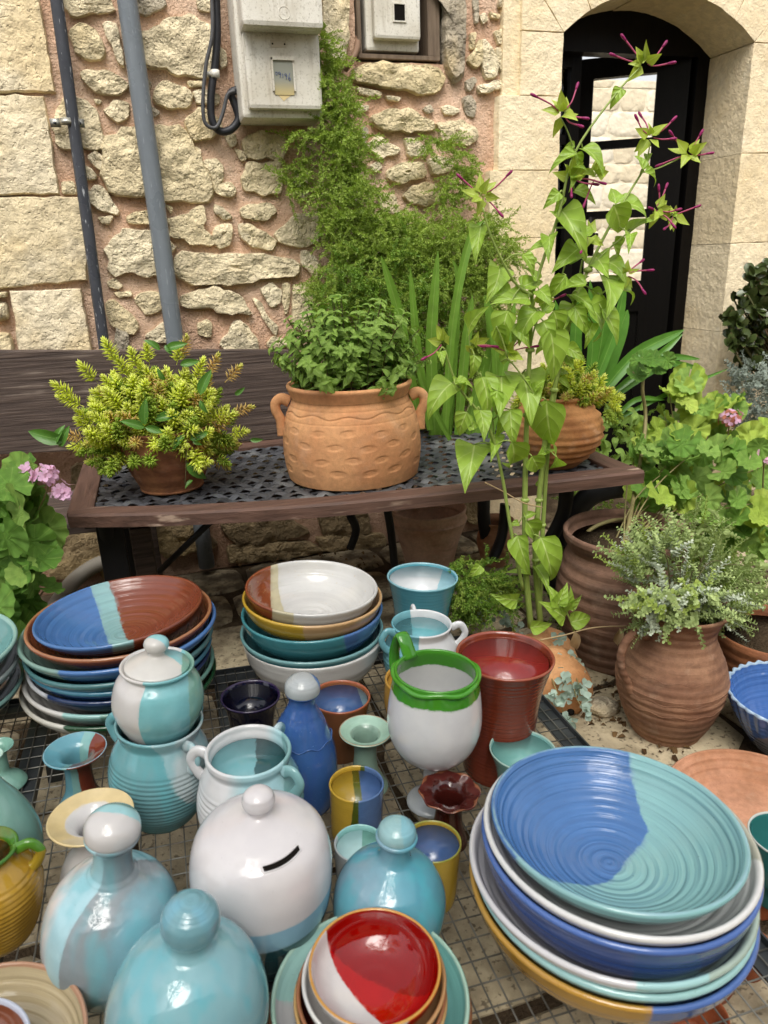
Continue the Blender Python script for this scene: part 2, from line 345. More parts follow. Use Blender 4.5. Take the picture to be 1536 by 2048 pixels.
for i in range(5): dblock(rc(OXR-.0025, xr[i], zr[i+1], zr[i])); dblock(rc(xr[i], 3.6, zr[i+1], zr[i]))
NV = 7
for i in range(NV):
    t0, t1 = -tm+2*tm*i/NV, -tm+2*tm*(i+1)/NV; g = .0008/RAD
    inn = [archpt(t0+g+(t1-t0-2*g)*k/4, RAD) for k in range(5)]; out = [archpt(t1-g-(t1-t0-2*g)*k/2, RAD+.25) for k in range(3)]
    dblock(inn+out, .30, .004, 'voussoir', n=48)
a0 = archpt(-tm, RAD+.25); a1 = archpt(tm, RAD+.25); b0 = archpt(-tm, RAD)
dblock([(xl[0], SPR+.002), (OXL-.003, SPR+.002), (a0[0]-.004, a0[1]), (xl[0], a0[1])])
dblock([(OXR+.003, SPR+.002), (3.1, SPR+.002), (3.1, a1[1]), (a1[0]+.004, a1[1])])
dblock(rc(3.1, 3.6, SPR, a1[1])); dblock(rc(xl[0], 2.1, a0[1]+.004, 2.7)); dblock(rc(2.1, 3.6, a0[1]+.25, 2.7)); 
jb = MB(); jb.box((xl[1]-.0-2+.0+.02, .012, -.05), (OXL-2-.02, .29, 2.6)); jb.box((OXR-2+.02, .012, -.05), (3.62-2, .29, SPR)); jb.box((OXL-2-.1, .012, 2.32), (3.62-2, .29, 2.75)); jb.box((2.75-2, .012, SPR), (3.62-2, .29, 2.4))
jb.build('masonry_body', M_sand, dw, smooth=False)
# ================================================================== door
def wood_black():
    m = NT('black_painted_wood', .45, .15); P = pos(m); q = m.vmath('MULTIPLY', P, (60, 60, 3))
    m.col(m.mix(m.noise(1, 5, q), '050404', '0c0908')); m.bump(m.noise(1, 5, q), .003, .5); return m.m
M_door = wood_black()
def glass():
    m = NT('window_glass', .02, .5); m.b.inputs['Transmission Weight'].default_value = 0; m.b.inputs['Base Color'].default_value = (1, 1, 1, 1)
    tr = m.n('ShaderNodeBsdfTransparent'); mx = m.n('ShaderNodeMixShader'); fr = m.n('ShaderNodeFresnel'); fr.inputs[0].default_value = 1.45
    gl = m.n('ShaderNodeBsdfGlossy'); gl.inputs['Roughness'].default_value = .02
    m.t.links.new(fr.outputs[0], mx.inputs[0]); m.t.links.new(tr.outputs[0], mx.inputs[1]); m.t.links.new(gl.outputs[0], mx.inputs[2]); m.t.links.new(mx.outputs[0], m.out.inputs[0]); return m.m
M_glass = glass()
YB = 2.96
door = tag(empty('door', (OXL, YB, 0)), 'black wooden double door with glazed panes standing ajar in the arched doorway', 'door')
fm = MB(); D = .07; w0 = OXR-OXL
fm.box((-.03, 0, -.05), (.04, D, 2.2)); fm.box((w0-.06, 0, -.05), (w0+.06, D, 2.2)); fm.box((.04, 0, 1.90), (w0-.06, D, 2.2))
fm.build('door_frame', M_door, door, smooth=False)
def leaf(width, hinge_x, ang, side, ncol, name):
    e = empty(name); e.parent = door; e.location = (hinge_x, .03, 0); e.rotation_euler = (0, 0, ang)
    return e
def door_leaf(width, hx, ang, s):
    """leaf from the hinge outwards along s; local x grows away from hinge"""
    Mx = Matrix.Translation((hx, .04, 0)) @ Matrix.Rotation(ang, 4, 'Z') @ Matrix.Diagonal((s, 1, 1, 1))
    st = .06; T = .022; s0 = .135 if s < 0 else .10
    b = MB(); b.box((0, -T, .02), (s0, T, 1.94), Mx); b.box((width-st, -T, .02), (width, T, 1.94), Mx)
    zz = [.02, .14, .86, 1.0, 1.28, 1.315, 1.575, 1.61, 1.86, 1.94]
    for a, c in ((0, 1), (2, 3), (8, 9)): b.box((s0, -T, zz[a]), (width-st, T, zz[c]), Mx)
    for a, c in ((4, 5), (6, 7)): b.box((s0, -T*.6, zz[a]), (width-st, T*.6, zz[c]), Mx)
    lf = b.build('door_leaf', M_door, door, smooth=False)
    p = MB(); p.box((s0, -.008, .14), (width-st, .008, .86), Mx); p.box((s0+.04, -.016, .19), (width-st-.04, .016, .81), Mx); p.build('panel', M_door, lf, smooth=False)
    for a, c in ((3, 4), (5, 6), (7, 8)):
        g = MB(); g.box((s0, -.002, zz[a]), (width-st, .002, zz[c]), Mx); g.build('pane', M_glass, lf, smooth=False)
    return lf
lf = door_leaf(.46, w0-.065, math.radians(-34), -1)
lf2 = door_leaf(.24, .045, math.radians(16), 1)
hd = MB(); hd.tube([(.30, -.05, 1.20), (.30, -.07, 1.205), (.25, -.075, 1.21)], .009, 8); hd.box((.285, -.03, 1.12), (.315, -.02, 1.28)); hd.build('door_handle', M_door, lf2)
# courtyard beyond the door
def court_mat():
    m = NT('pale_courtyard_stone', .9, .2); P = pos(m); c = m.mix(m.rand(), 'f0e8d4', 'e2d4b6'); m.col(var(m, c, .12, 18, P)); m.bump(m.noise(30, 6, P), .01, .8); return m.m
M_court = court_mat()
cw = tag(empty('courtyard_wall', (3.5, 5.2, 0)), 'pale coursed stone wall seen through the door panes', 'wall')
bk = MB(); bk.box((-2.6, .0, -.1), (2.6, .2, 2.3)); bk.build('mortar', M_court, cw, smooth=False)
z = 0.0; random.seed(3)
while z < 2.25:
    h = random.uniform(.12, .2); x = -2.3+random.uniform(0, .2)
    while x < 2.3:
        l = random.uniform(.18, .5)
        if 2.0 < x+3.5+l and x+3.5 < 5.4 and z > .3:
            o = stone(rc(x, x+l, z, min(z+h, 2.3), .003), 0, .006, cw, M_court, 'stone', flat=.8, rough=.5, chaikin=1, n=16, rings=(0, .05, .4))
        x += l
    z += h
# ================================================================== ground
def pave_mat():
    m = NT('worn_paving_stone', .85, .3); P = pos(m)
    c = m.mix(m.rand(), 'c2b496', 'a3947a'); c = m.mix(m.ss(m.noise(6, 6, P), .45, .7), c, '857860'); c = m.mix(m.math('MULTIPLY', m.ss(m.noise(2.2, 5, P), .48, .66), .6), c, '5f5240')
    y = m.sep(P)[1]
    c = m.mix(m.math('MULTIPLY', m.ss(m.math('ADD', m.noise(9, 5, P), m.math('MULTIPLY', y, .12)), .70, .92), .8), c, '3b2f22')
    c = m.mix(m.math('MULTIPLY', m.ss(m.noise(70, 4, P), .55, .66), .7), c, '4a3f30'); m.col(var(m, c, .15, 30, P))
    m.bump(m.math('ADD', m.noise(14, 6, P), m.math('MULTIPLY', m.noise(80, 4, P), .3)), .012, .8); return m.m
M_pave = pave_mat()
def soil_mat():
    m = NT('dark_gritty_soil', .95, .1); P = pos(m); c = m.mix(m.noise(120, 5, P), '2a2119', '5d4e3c'); c = m.mix(m.ss(m.noise(7, 4, P), .5, .7), c, '6b5d49'); m.col(c); m.bump(m.noise(160, 4, P), .01, 1); return m.m
M_soil = soil_mat()
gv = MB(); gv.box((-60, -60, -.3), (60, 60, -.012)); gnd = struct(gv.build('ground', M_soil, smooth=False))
random.seed(11)
pav = struct(empty('pavement'))
ys = -.2; row = 0
while ys < 2.72:
    d = random.uniform(.26, .40); d = min(d, 2.73-ys) if 2.73-ys < d+.15 else d; x = -1.6+random.uniform(-.3, 0)
    while x < 2.5:
        l = random.uniform(.30, .62)
        if ys > .1:
            g = .006; q = [(x+g+random.uniform(0, .012), ys+g), (x+l-g, ys+g+random.uniform(0, .015)), (x+l-g-random.uniform(0, .015), ys+d-g), (x+g, ys+d-g-random.uniform(0, .015))]
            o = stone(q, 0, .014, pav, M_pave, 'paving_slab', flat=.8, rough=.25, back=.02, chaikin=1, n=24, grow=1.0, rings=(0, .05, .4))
            o.rotation_euler = (math.radians(-90), 0, 0); c = o.location.copy(); o.location = (c.x, c.z, -.012)
        x += l
    ys += d
# ================================================================== pipes, cables, meter boxes
def pipe_mat(name, a, b, scr):
    m = NT(name, .45, .4); P = pos(m); q = m.vmath('MULTIPLY', P, (40, 40, 5))
    c = m.mix(m.noise(1, 4, q), a, b); c = m.mix(m.math('MULTIPLY', m.ss(m.noise(2.2, 5, m.vmath('MULTIPLY', P, (70, 70, 9))), .62, .68), scr), c, 'b9bcc0'); m.col(c)
    m.rough(m.ss(m.noise(8, 4, P), .2, .9)); m.bump(m.noise(60, 3, P), .002, .4); return m.m
M_black = pipe_mat('black_plastic_conduit', '2b2d33', '4a4d55', .8)
M_greyp = pipe_mat('grey_plastic_pipe', '5f666d', '7d848a', .25)
def tagm(o, *a): return tag(o, *a)
b0, b1 = onY(113, 0, W-.05), onY(208, 690, W-.05)
def straight(p, q, z): t = (z-p.z)/(q.z-p.z); return p.lerp(q, t)
def vpipe(name, p, q, r, mat, label):
    e = tag(empty(name, straight(p, q, 0)), label, 'pipe'); L = e.location.copy()
    P = [straight(p, q, z)-L for z in (2.5, 1.9, 1.3, .7, .03)]
    t = MB(); t.tube(cmr(P, 3), r, 20); t.build('tube', mat, e); return e, L
e, L = vpipe('conduit_pipe', b0, b1, .0185, M_black, 'thin scratched black plastic conduit running down the stone wall, leftmost pipe')
c = onY(134, 245, W-.05)-L
M_zinc = NT('galvanised_steel', .35, .5); M_zinc.b.inputs['Metallic'].default_value = .8; M_zinc.col(var(M_zinc, 'a9a79c', .2, 30)); M_zinc = M_zinc.m
k = MB(); k.tube([c+Vector((.0215*math.cos(a), .0215*math.sin(a), 0)) for a in [math.pi+math.pi*i/10 for i in range(11)]], .011, 4, flat=.12, up=(1, 0, 0))
k.box(c+Vector((-.05, .008, -.012)), c+Vector((-.019, .012, .012))); k.box(c+Vector((.019, .008, -.012)), c+Vector((.05, .012, .012)))
cl = k.build('pipe_clamp', M_zinc, e)
for sx in (-.036, .036):
    s_ = MB(); s_.lathe([(0, 0), (.005, 0), (.004, .003), (0, .004)], 10); s_.build('screw', M_black, cl, loc=c+Vector((sx, .007, 0)), rot=(math.pi/2, 0, 0))
kk = MB(); kk.tube([straight(b0, b1, .26)-L, straight(b0, b1, .12)-L], .026, 18); kk.build('coupling', M_black, e)
p0, p1 = onY(254, 0, W-.055), onY(350, 680, W-.055)
vpipe('drain_pipe', p0, p1, .0305, M_greyp, 'thick grey plastic drain pipe on the stone wall')
# corrugated hose under the bench
h0 = [onZ(110, 1215, .05), onZ(150, 1160, .06), onZ(205, 1125, .1), onZ(285, 1108, .12)]
hm = NT('grey_corrugated_plastic', .6, .3); hm.col('8d877c'); hm = hm.m
hp = cmr(h0, 24); t = MB(); t.tube(hp, [.027+(.003 if i % 2 else 0) for i in range(len(hp))], 16)
tagm(t.build('corrugated_hose', hm), 'grey corrugated hose curving out beneath the bench', 'hose')
# cables
def cable(name, pts, r, mat, label, Yc):
    P = cmr([onY(x, y, Yc) for x, y in pts], 8); t = MB(); t.tube(P, r, 10); o = t.build(name, mat)
    return tagm(o, label, 'cable')
rub = NT('black_rubber', .5, .4); rub.col(var(rub, '23242a', .4, 15)); rub = rub.m
grub = NT('grey_rubber', .5, .4); grub.col(var(grub, '4c4c4e', .3, 15)); grub = grub.m
c1 = cable('power_cable', [(430, -60), (434, 60), (430, 130), (422, 190), (424, 240), (440, 262), (463, 258), (477, 236), (468, 205), (462, 186), (480, 178)], .0125, rub, 'thick black cable looping below and left of the big meter box', W-.04)
cc = onY(430, 148, W-.045); t = MB(); t.tube([cc+Vector((0, 0, -.011)), cc+Vector((0, 0, .011))], .015, 12); t.box(cc+Vector((-.028, -.004, -.006)), cc+Vector((-.012, .02, .006)))
wp = NT('white_plastic', .4, .5); wp.col('d6d3cb'); wp = wp.m
t.build('cable_clip', wp, c1)
cable('thin_cable', [(420, -60), (425, 60), (412, 130), (406, 200), (410, 245), (432, 255), (446, 225), (455, 190), (470, 182)], .006, grub, 'thin grey cable hanging beside the thick black cable', W-.06)
# meter boxes
def box_mat():
    m = NT('weathered_white_plastic', .55, .4); P = pos(m)
    c = m.mix(m.ss(m.noise(5, 5, P), .4, .75), 'd8d4c9', 'bdb6a6'); q = m.vmath('MULTIPLY', P, (60, 60, 6))
    c = m.mix(m.math('MULTIPLY', m.ss(m.noise(1, 4, q), .52, .75), .5), c, '9d927d'); c = m.mix(m.math('MULTIPLY', m.ss(m.noise(160, 2, P), .55, .7), .45), c, '8e8675'); m.col(c); m.bump(m.noise(200, 2, P), .001, .5); return m.m
M_box = box_mat()
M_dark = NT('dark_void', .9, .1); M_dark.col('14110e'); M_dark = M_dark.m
def rbox(mb, x0, x1, y0, y1, z0, z1): mb.box((x0, y0, z0), (x1, y1, z1))
bx0, bx1, bz0 = .352, .617, 1.585
mbx = tag(empty('meter_box', (bx0, W, bz0)), 'large weathered white meter box with number in its window, beside the cables', 'meter box')
def part(name, parent, mat, boxes, bevel=.006):
    m = MB()
    for b in boxes: m.box(*b)
    return m.build(name, mat, parent, smooth=False, bevel=bevel)
w = bx1-bx0
part('box_body', mbx, M_box, [((0, -.145, 0), (w, .0, .75))], .012)
cv = part('cover', mbx, M_box, [((.018, -.172, .022), (w-.006, -.140, .235))], .012)
part('upper_hood', mbx, M_box, [((.012, -.235, .232), (w-.004, -.140, .75))], .014)
wf = part('window_frame', cv, M_box, [((.098, -.180, .072), (.104, -.168, .165)), ((.166, -.180, .072), (.172, -.168, .150)), ((.098, -.180, .157), (.172, -.168, .167))], .001)
wm = NT('yellowed_clear_plastic', .2, .5); wm.col(m_ := wm.mix(wm.ss(wm.sep(wm.tc())[2], .11, .06), '8f9186', 'b9a97a')); wm = wm.m
part('window_pane', cv, wm, [((.104, -.1745, .062), (.166, -.172, .157))], 0)
pm_ = NT('grey_plate', .5, .4); pm_.col('b5ab98'); pm_ = pm_.m
pl = part('label_plate', cv, pm_, [((.102, -.1735, .192), (.152, -.171, .212))], .001)
for sx in (.108, .146):
    s_ = MB(); s_.lathe([(0, 0), (.0028, 0), (.002, .002), (0, .0022)], 8); s_.build('screw', M_dark, pl, loc=(sx, -.1735, .202), rot=(math.pi/2, 0, 0))
flk = NT('flaked_paint_scar', .8, .2); flk.col('d2bd8d'); flk = flk.m
q = MB(); q.add([(.112, -.1728, .062), (.158, -.1728, .062), (.140, -.1728, .052), (.131, -.1728, .044), (.122, -.1728, .054)], [(0, 4, 3, 2, 1)]); q.build('paint_scar', flk, cv, smooth=False)
blue = NT('blue_ink', .6, .3); blue.col('2c4a8c'); blue = blue.m
for i, (ch, dx, dz, rz) in enumerate((('0', 0, 0, 0), ('9', 0, 0, 0), ('1', 0, 0, 0), ('9', 0, 0, 0), ('6', 0, 0, 0))):
    pass
# the handwritten number, each stroke a thin raised line of ink
ST = {'0': [[(.5+.42*math.cos(a), .5+.45*math.sin(a)) for a in [i*.63 for i in range(11)]]],
      '9': [[(.85, .75), (.5, 1), (.15, .75), (.3, .5), (.8, .6), (.85, .8), (.8, .3), (.55, -.25)]],
      '1': [[(.35, .9), (.6, .95), (.55, -.1)]],
      '6': [[(.75, 1.1), (.35, .5), (.2, .0), (.5, -.3), (.8, .0), (.6, .3), (.25, .1)]]}
ink = MB(); xo = .110
for ch, dz, sz in (('0', .004, .010), ('9', .000, .014), ('1', -.002, .011), ('9', -.004, .014), ('6', -.006, .016)):
    for st in ST[ch]: ink.tube([(xo+x*sz*.68, -.1750, .112+dz+y*sz) for x, y in st], .0016, 5, flat=.4)
    xo += sz*.68+.0012
ink.build('written_number', blue, cv)
cr = MB(); cr.tube([(.14+.017*math.cos(i*.2618), -.2352, .268+.017*math.sin(i*.2618)) for i in range(24)], .0009, 5, closed=True); cr.build('embossed_ring', M_box, mbx)
# niche frame + second box
M_oldwood = NT('old_grey_wood', .85, .2); P_ = pos(M_oldwood); M_oldwood.col(M_oldwood.mix(M_oldwood.noise(1, 5, M_oldwood.vmath('MULTIPLY', P_, (90, 90, 7))), '4a3d33', '8d7c6a')); M_oldwood.bump(M_oldwood.noise(1, 5, M_oldwood.vmath('MULTIPLY', P_, (120, 120, 8))), .006, .9); M_oldwood = M_oldwood.m
nf = tag(empty('niche_frame', (NX0, W, NZ0)), 'old grey wooden frame lining the wall niche around the small meter box', 'frame'); nw = NX1-NX0
part('sill', nf, M_oldwood, [((0, -.004, -.002), (nw, .12, .012))], .002); part('jamb', nf, M_oldwood, [((0, -.003, .012), (.014, .12, .5))], .002); part('jamb', nf, M_oldwood, [((nw-.045, -.003, .012), (nw, .12, .5))], .002)
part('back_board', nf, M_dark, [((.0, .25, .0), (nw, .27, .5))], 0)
for q in [((1090, -80), (1190, -80), (1195, 330), (1240, 420), (1300, 380), (1310, -80)), ((600, -80), (730, -80), (735, 200), (715, 330), (640, 300), (590, 120))]:
    wparent(stone([pw(p, *Z2) for p in q], W, .03, None, M_limegrey if q[0][0] > 900 else M_lime, 'jamb_stone', flat=.7, rough=.4, n=36))
m2 = tag(empty('small_meter_box', (.815, W, 1.822)), 'smaller white meter box with square window inside the wall niche', 'meter box')
part('box_body', m2, M_box, [((0, .0, 0), (.195, .16, .5))], .010)
c2 = part('cover', m2, M_box, [((.022, -.03, .03), (.19, .004, .5))], .010)
part('window_frame', c2, M_box, [((.088, -.034, .083), (.094, -.028, .133)), ((.132, -.034, .083), (.137, -.028, .133)), ((.088, -.034, .079), (.137, -.028, .084)), ((.088, -.034, .131), (.137, -.028, .136))], .001)
part('window_pane', c2, M_dark, [((.094, -.0315, .084), (.132, -.028, .131))], 0)
hz = [onY(716, 70, W+.03), onY(714, 95, W-.01), onY(708, 112, W-.03), onY(698, 128, W-.035), onY(690, 140, W-.02)]
hp = cmr(hz, 8); t = MB(); t.tube(hp, [.009+(.0022 if i % 2 else 0) for i in range(len(hp))], 12)
hb = NT('brown_corrugated_plastic', .6, .3); hb.col('7d6350'); tagm(t.build('flexible_conduit', hb.m), 'short brown corrugated conduit at the niche corner', 'hose')
# ================================================================== wood and metal
def wood(name, a, b, wear, along='x', wr=.5, grain=90):
    m = NT(name, .6, .35); P = pos(m); k = {'x': (4, grain, grain), 'y': (grain, 4, grain), 'z': (grain, grain, 4)}[along]; q = m.vmath('MULTIPLY', P, k)
    n = m.noise(1, 6, q, .6); c = m.mix(m.ss(n, .3, .7), a, b)
    k2 = tuple(t*.45 for t in k); c = m.mix(m.math('MULTIPLY', m.ss(m.math('ADD', m.noise(1, 5, m.vmath('MULTIPLY', P, k2)), m.math('MULTIPLY', m.noise(7, 3, P), .5)), .86, .98), wr), c, wear)
    m.col(c); m.rough(m.math('ADD', .45, m.math('MULTIPLY', n, .4))); m.bump(n, .005, .8); return m.m
M_plank = wood('weathered_dark_plank', '3a2f2b', '5e5048', '94867a', 'x', .5, 110)
M_rail = wood('brown_painted_rail', '4f3a31', '664c40', 'b79f8b', 'x', .75, 60)
M_raily = wood('brown_painted_end_rail', '4f3a31', '664c40', 'b79f8b', 'y', .6, 60)
M_iron = NT('black_iron', .55, .4); M_iron.col(var(M_iron, '17171a', .4, 12)); M_iron.bump(M_iron.noise(60, 3), .002, .5); M_iron = M_iron.m
# ---------------------------------------------------------------- plank bench against the wall
pb = tag(empty('plank_bench', (0, 2.6, 0)), 'dark weathered plank bench whose broad back board stands against the rubble wall', 'bench')
def warped_plank(x0, x1, za0, za1, zb0, zb1, y0, y1):
    m = MB(); V = []; n = 14
    for i in range(n+1):
        t = i/n; x = x0+(x1-x0)*t; zl = za0+(zb0-za0)*t+.004*mn.noise(Vector((x*5, 1, 0))); zh = za1+(zb1-za1)*t+.004*mn.noise(Vector((x*6, 7, 0)))
        V += [(x, y0, zl), (x, y0, zh), (x, y1, zh), (x, y1, zl)]
    F = [(0, 1, 2, 3), (4*n+3, 4*n+2, 4*n+1, 4*n)]
    for i in range(n):
        for k in range(4): F.append((4*i+k, 4*i+4+k, 4*i+4+(k+1) % 4, 4*i+(k+1) % 4))
    return m.add(V, F)
warped_plank(-.95, .46, .60, .945, .53, .85, -.02, .02).build('back_plank', M_plank, pb, smooth=False, bevel=.004)
warped_plank(-.95, .46, .44, .475, .40, .43, -.46, -.10).build('seat_plank', M_plank, pb, smooth=False, bevel=.004)
for x in (-.75, -.13):
    part('post', pb, M_plank, [((x-.03, .021, 0), (x+.03, .07, .86))], .003)
    part('leg', pb, M_plank, [((x-.03, -.42, 0), (x+.03, -.36, .40))], .003)
# ---------------------------------------------------------------- bench with woven seat
SZ = .55
bn = tag(empty('woven_bench', (0, 0, 0)), 'brown framed bench with black woven seat carrying the terracotta pots', 'bench')
FE = cmr([Vector((-.283, 1.915, 0)), Vector((0, 1.815, 0)), Vector((.368, 1.731, 0)), Vector((.831, 1.685, 0)), Vector((1.262, 1.655, 0))], 8)
def yfront(x):
    for a, b in zip(FE, FE[1:]):
        if a.x <= x <= b.x: return a.y+(b.y-a.y)*(x-a.x)/(b.x-a.x)
    return FE[0].y if x < FE[0].x else FE[-1].y
YBK = 2.50
def sweep_rail(path, inward, wdt, z0, z1):
    m = MB(); V = []; F = []; n = len(path)
    for i, p in enumerate(path):
        q = p+inward[i]*wdt
        V += [(p.x, p.y, z0), (p.x, p.y, z1-.006), (p.x+inward[i].x*.006, p.y+inward[i].y*.006, z1), (q.x, q.y, z1), (q.x, q.y, z0)]
    for i in range(n-1):
        for k in range(5): F.append((5*i+k, 5*i+(k+1) % 5, 5*i+5+(k+1) % 5, 5*i+5+k))
    F += [(4, 3, 2, 1, 0), tuple(5*(n-1)+k for k in range(5))]
    return m.add(V, F)
inw = []
for i in range(len(FE)):
    t = (FE[min(i+1, len(FE)-1)]-FE[max(i-1, 0)]).normalized(); inw.append(Vector((-t.y, t.x, 0)))
sweep_rail(FE, inw, .062, SZ-.032, SZ+.004).build('front_rail', M_rail, bn, smooth=False)
part('side_rail', bn, M_raily, [((-.288, 1.935, SZ-.034), (-.222, YBK, SZ+.0015))], .004)
part('side_rail', bn, M_raily, [((1.20, 1.70, SZ-.034), (1.266, YBK, SZ+.0015))], .004)
part('back_rail', bn, M_rail, [((-.222, YBK-.06, SZ-.03), (1.20, YBK, SZ+.005))], .004)
def weave_mat():
    m = NT('black_synthetic_weave', .38, .5); P = pos(m)
    c = m.mix(m.rand(), '2a2b2e', '505257'); c = m.mix(m.math('MULTIPLY', m.ss(m.noise(5, 4, P), .5, .72), .35), c, 'a5a5a0'); m.col(c); m.rough(m.math('ADD', .3, m.math('MULTIPLY', m.noise(40, 3, P), .35)))
    m.bump(m.noise(1, 4, m.vmath('MULTIPLY', P, (300, 300, 300))), .001, .6); return m.m
M_weave = weave_mat()
# diagonal basket weave: strips at +-45 degrees, over and under
sp = .038; wdt = .0235; hz_ = .0055
def clip_strip(d, s):
    """points along the strip x - d*y = s inside the seat"""
    P = []; step = sp/4
    k = -100
    y = 1.60
    while y < YBK-.05:
        x = s+d*y
        if -.235 < x < 1.212 and y > yfront(x)+.045: P.append((x, y))
        y += step
    return P
si = 0
for d in (1, -1):
    s = -3.0
    while s < 4.2:
        P = clip_strip(d, s); si += 1
        if len(P) >= 4:
            V = []; F = []
            for i, (x, y) in enumerate(P):
                j = (x+d*y)/(2*sp)      # crossing counter along the strip
                z = SZ-.010+hz_*math.sin(math.pi*(x+d*y)/sp*.5+(0 if d > 0 else math.pi)+math.pi*si)
                nx, ny = 1/math.sqrt(2), -d/math.sqrt(2)
                for w_, dz in ((-wdt/2, -.001), (0, .0012), (wdt/2, -.001)): V.append((x+nx*w_, y+ny*w_, z+dz))
            for i in range(len(P)-1):
                for k in (0, 1): F.append((3*i+k, 3*i+k+1, 3*i+4+k, 3*i+3+k))
            c = Vector(V[len(V)//2])
            link('woven_strip', mesh('woven_strip', [Vector(v)-c for v in V], F), M_weave, bn, loc=c)
        s += sp
# iron legs
def scroll_leg(x, y, s, fwd):
    m = MB()
    m.tube(cmr([(x, y, SZ-.035), (x+s*.01, y+fwd*.02, .40), (x-s*.02, y+fwd*.07, .22), (x+s*.03, y+fwd*.02, .05), (x+s*.05, y-fwd*.02, .0)], 5), .016, 8, flat=1.6)
    m.box((x-.05, y-.03, SZ-.045), (x+.07, y+.03, SZ-.0345)); return m
for (x, y, s, f) in ((-.20, 2.02, -1, 1), (1.10, 1.80, 1, 1), (1.10, 2.40, 1, -1)): scroll_leg(x, y, s, f).build('leg', M_iron, bn)
part('leg', bn, M_iron, [((-.235, 2.02, .0), (-.165, 2.06, SZ-.034)), ((-.26, 2.0, SZ-.07), (-.08, 2.07, SZ-.0345))], .004)
part('leg', bn, M_iron, [((-.215, 2.36, .0), (-.175, 2.40, SZ-.034))], .004)
m = MB(); m.tube([onY(430, 1035, 2.1), onY(318, 1143, 2.28)], .010, 8); m.build('brace', M_iron, bn)
for q in (((700, 1030), (712, 1060), (700, 1098)), ((775, 1020), (783, 1070), (790, 1140))):
    m = MB(); m.tube(cmr([onY(*p, 2.15) for p in q], 5), .014, 8); m.build('leg', M_iron, bn)
# big curved cast leg at the right end
q = [(1275, 965), (1190, 985), (1140, 1040), (1118, 1110), (1108, 1180)]
m = MB(); m.tube(cmr([onY(*p, 1.93) for p in q], 6), [.05, .046, .045, .043, .042, .041, .04]+[.04]*18, 10, flat=.5, up=(0, 1, 0)); m.build('curved_leg', M_iron, bn)
q = [(1010, 1010), (1004, 1070), (985, 1120)]
m = MB(); m.tube(cmr([onY(*p, 2.0) for p in q], 6), .026, 8, flat=.5); m.build('leg', M_iron, bn)
# ================================================================== display table of wire mesh
TXR, TYF, TXL, TYN = .765, 1.63, -.95, .12
tb = tag(empty('mesh_table', (0, 0, 0)), 'low steel table with a wire mesh top carrying the glazed pottery', 'table')
def steel():
    m = NT('dark_grey_steel', .4, .5); m.b.inputs['Metallic'].default_value = .55; P = pos(m)
    m.col(m.mix(m.ss(m.noise(9, 5, P), .4, .7), '3d4144', '5b5f60')); m.rough(m.math('ADD', .32, m.math('MULTIPLY', m.noise(20, 4, P), .3))); return m.m
M_steel = steel()
def wire_m():
    m = NT('galvanised_wire', .45, .5); m.b.inputs['Metallic'].default_value = .5; P = pos(m)
    c = m.mix(m.ss(m.noise(12, 5, P), .4, .7), '66655f', '8f8e87'); c = m.mix(m.math('MULTIPLY', m.ss(m.noise(30, 4, P), .6, .7), .6), c, '5b4a3a'); m.col(c); return m.m
M_wire = wire_m()
for nm, bs in (('far_rail', [((TXL, TYF-.004, TZ-.045), (TXR, TYF, TZ+.006)), ((TXL, TYF-.045, TZ-.010), (TXR, TYF-.004, TZ-.006))]), ('right_rail', [((TXR-.004, TYN, TZ-.045), (TXR, TYF-.005, TZ+.006)), ((TXR-.045, TYN, TZ-.010), (TXR-.004, TYF-.046, TZ-.006))]),
               ('under_rail', [((-.385, TYN, TZ-.034), (-.345, TYF-.046, TZ-.006))]), ('under_rail', [((.02, TYN, TZ-.034), (.05, TYF-.046, TZ-.0065))]), ('near_rail', [((TXL, TYN-.005, TZ-.04), (TXR, TYN-.001, TZ+.004))]), ('left_rail', [((TXL-.005, TYN, TZ-.04), (TXL-.001, TYF, TZ+.004))])):
    part(nm, tb, M_steel, bs, .0008)
for x, y in ((TXR-.03, TYF-.03), (TXL+.03, TYF-.03), (TXR-.03, TYN+.03), (TXL+.03, TYN+.03), (-.36, TYF-.03)):
    part('leg', tb, M_steel, [((x-.018, y-.018, (x-TPX)*math.tan(TTILT)), (x+.018, y+.018, TZ-.046))], .001)
wr = .0013
mx = MB(); L_ = TXR-TXL-.01; mx.tube([(0, 0, 0), (L_*.33, 0, .001), (L_*.66, 0, -.001), (L_, 0, 0)], wr, 6); mex = mesh('wire_cross', mx.V, mx.F); mex.materials.append(M_wire)
my = MB(); L2 = TYF-TYN-.01; my.tube([(0, 0, 0), (0, L2*.33, -.001), (0, L2*.66, .001), (0, L2, 0)], wr, 6); mey = mesh('wire_long', my.V, my.F); mey.materials.append(M_wire)
y = TYN+.02
while y < TYF-.012: link('wire', mex, None, tb, loc=(TXL+.005, y, TZ-.0035)); y += .036
x = TXL+.02
while x < TXR-.012: link('wire', mey, None, tb, loc=(x, TYN+.005, TZ-.0011)); x += .0245
pv = Vector((TPX, 0, TZ)); tb.rotation_euler = (0, TTILT, 0); tb.location = pv-TROT @ pv
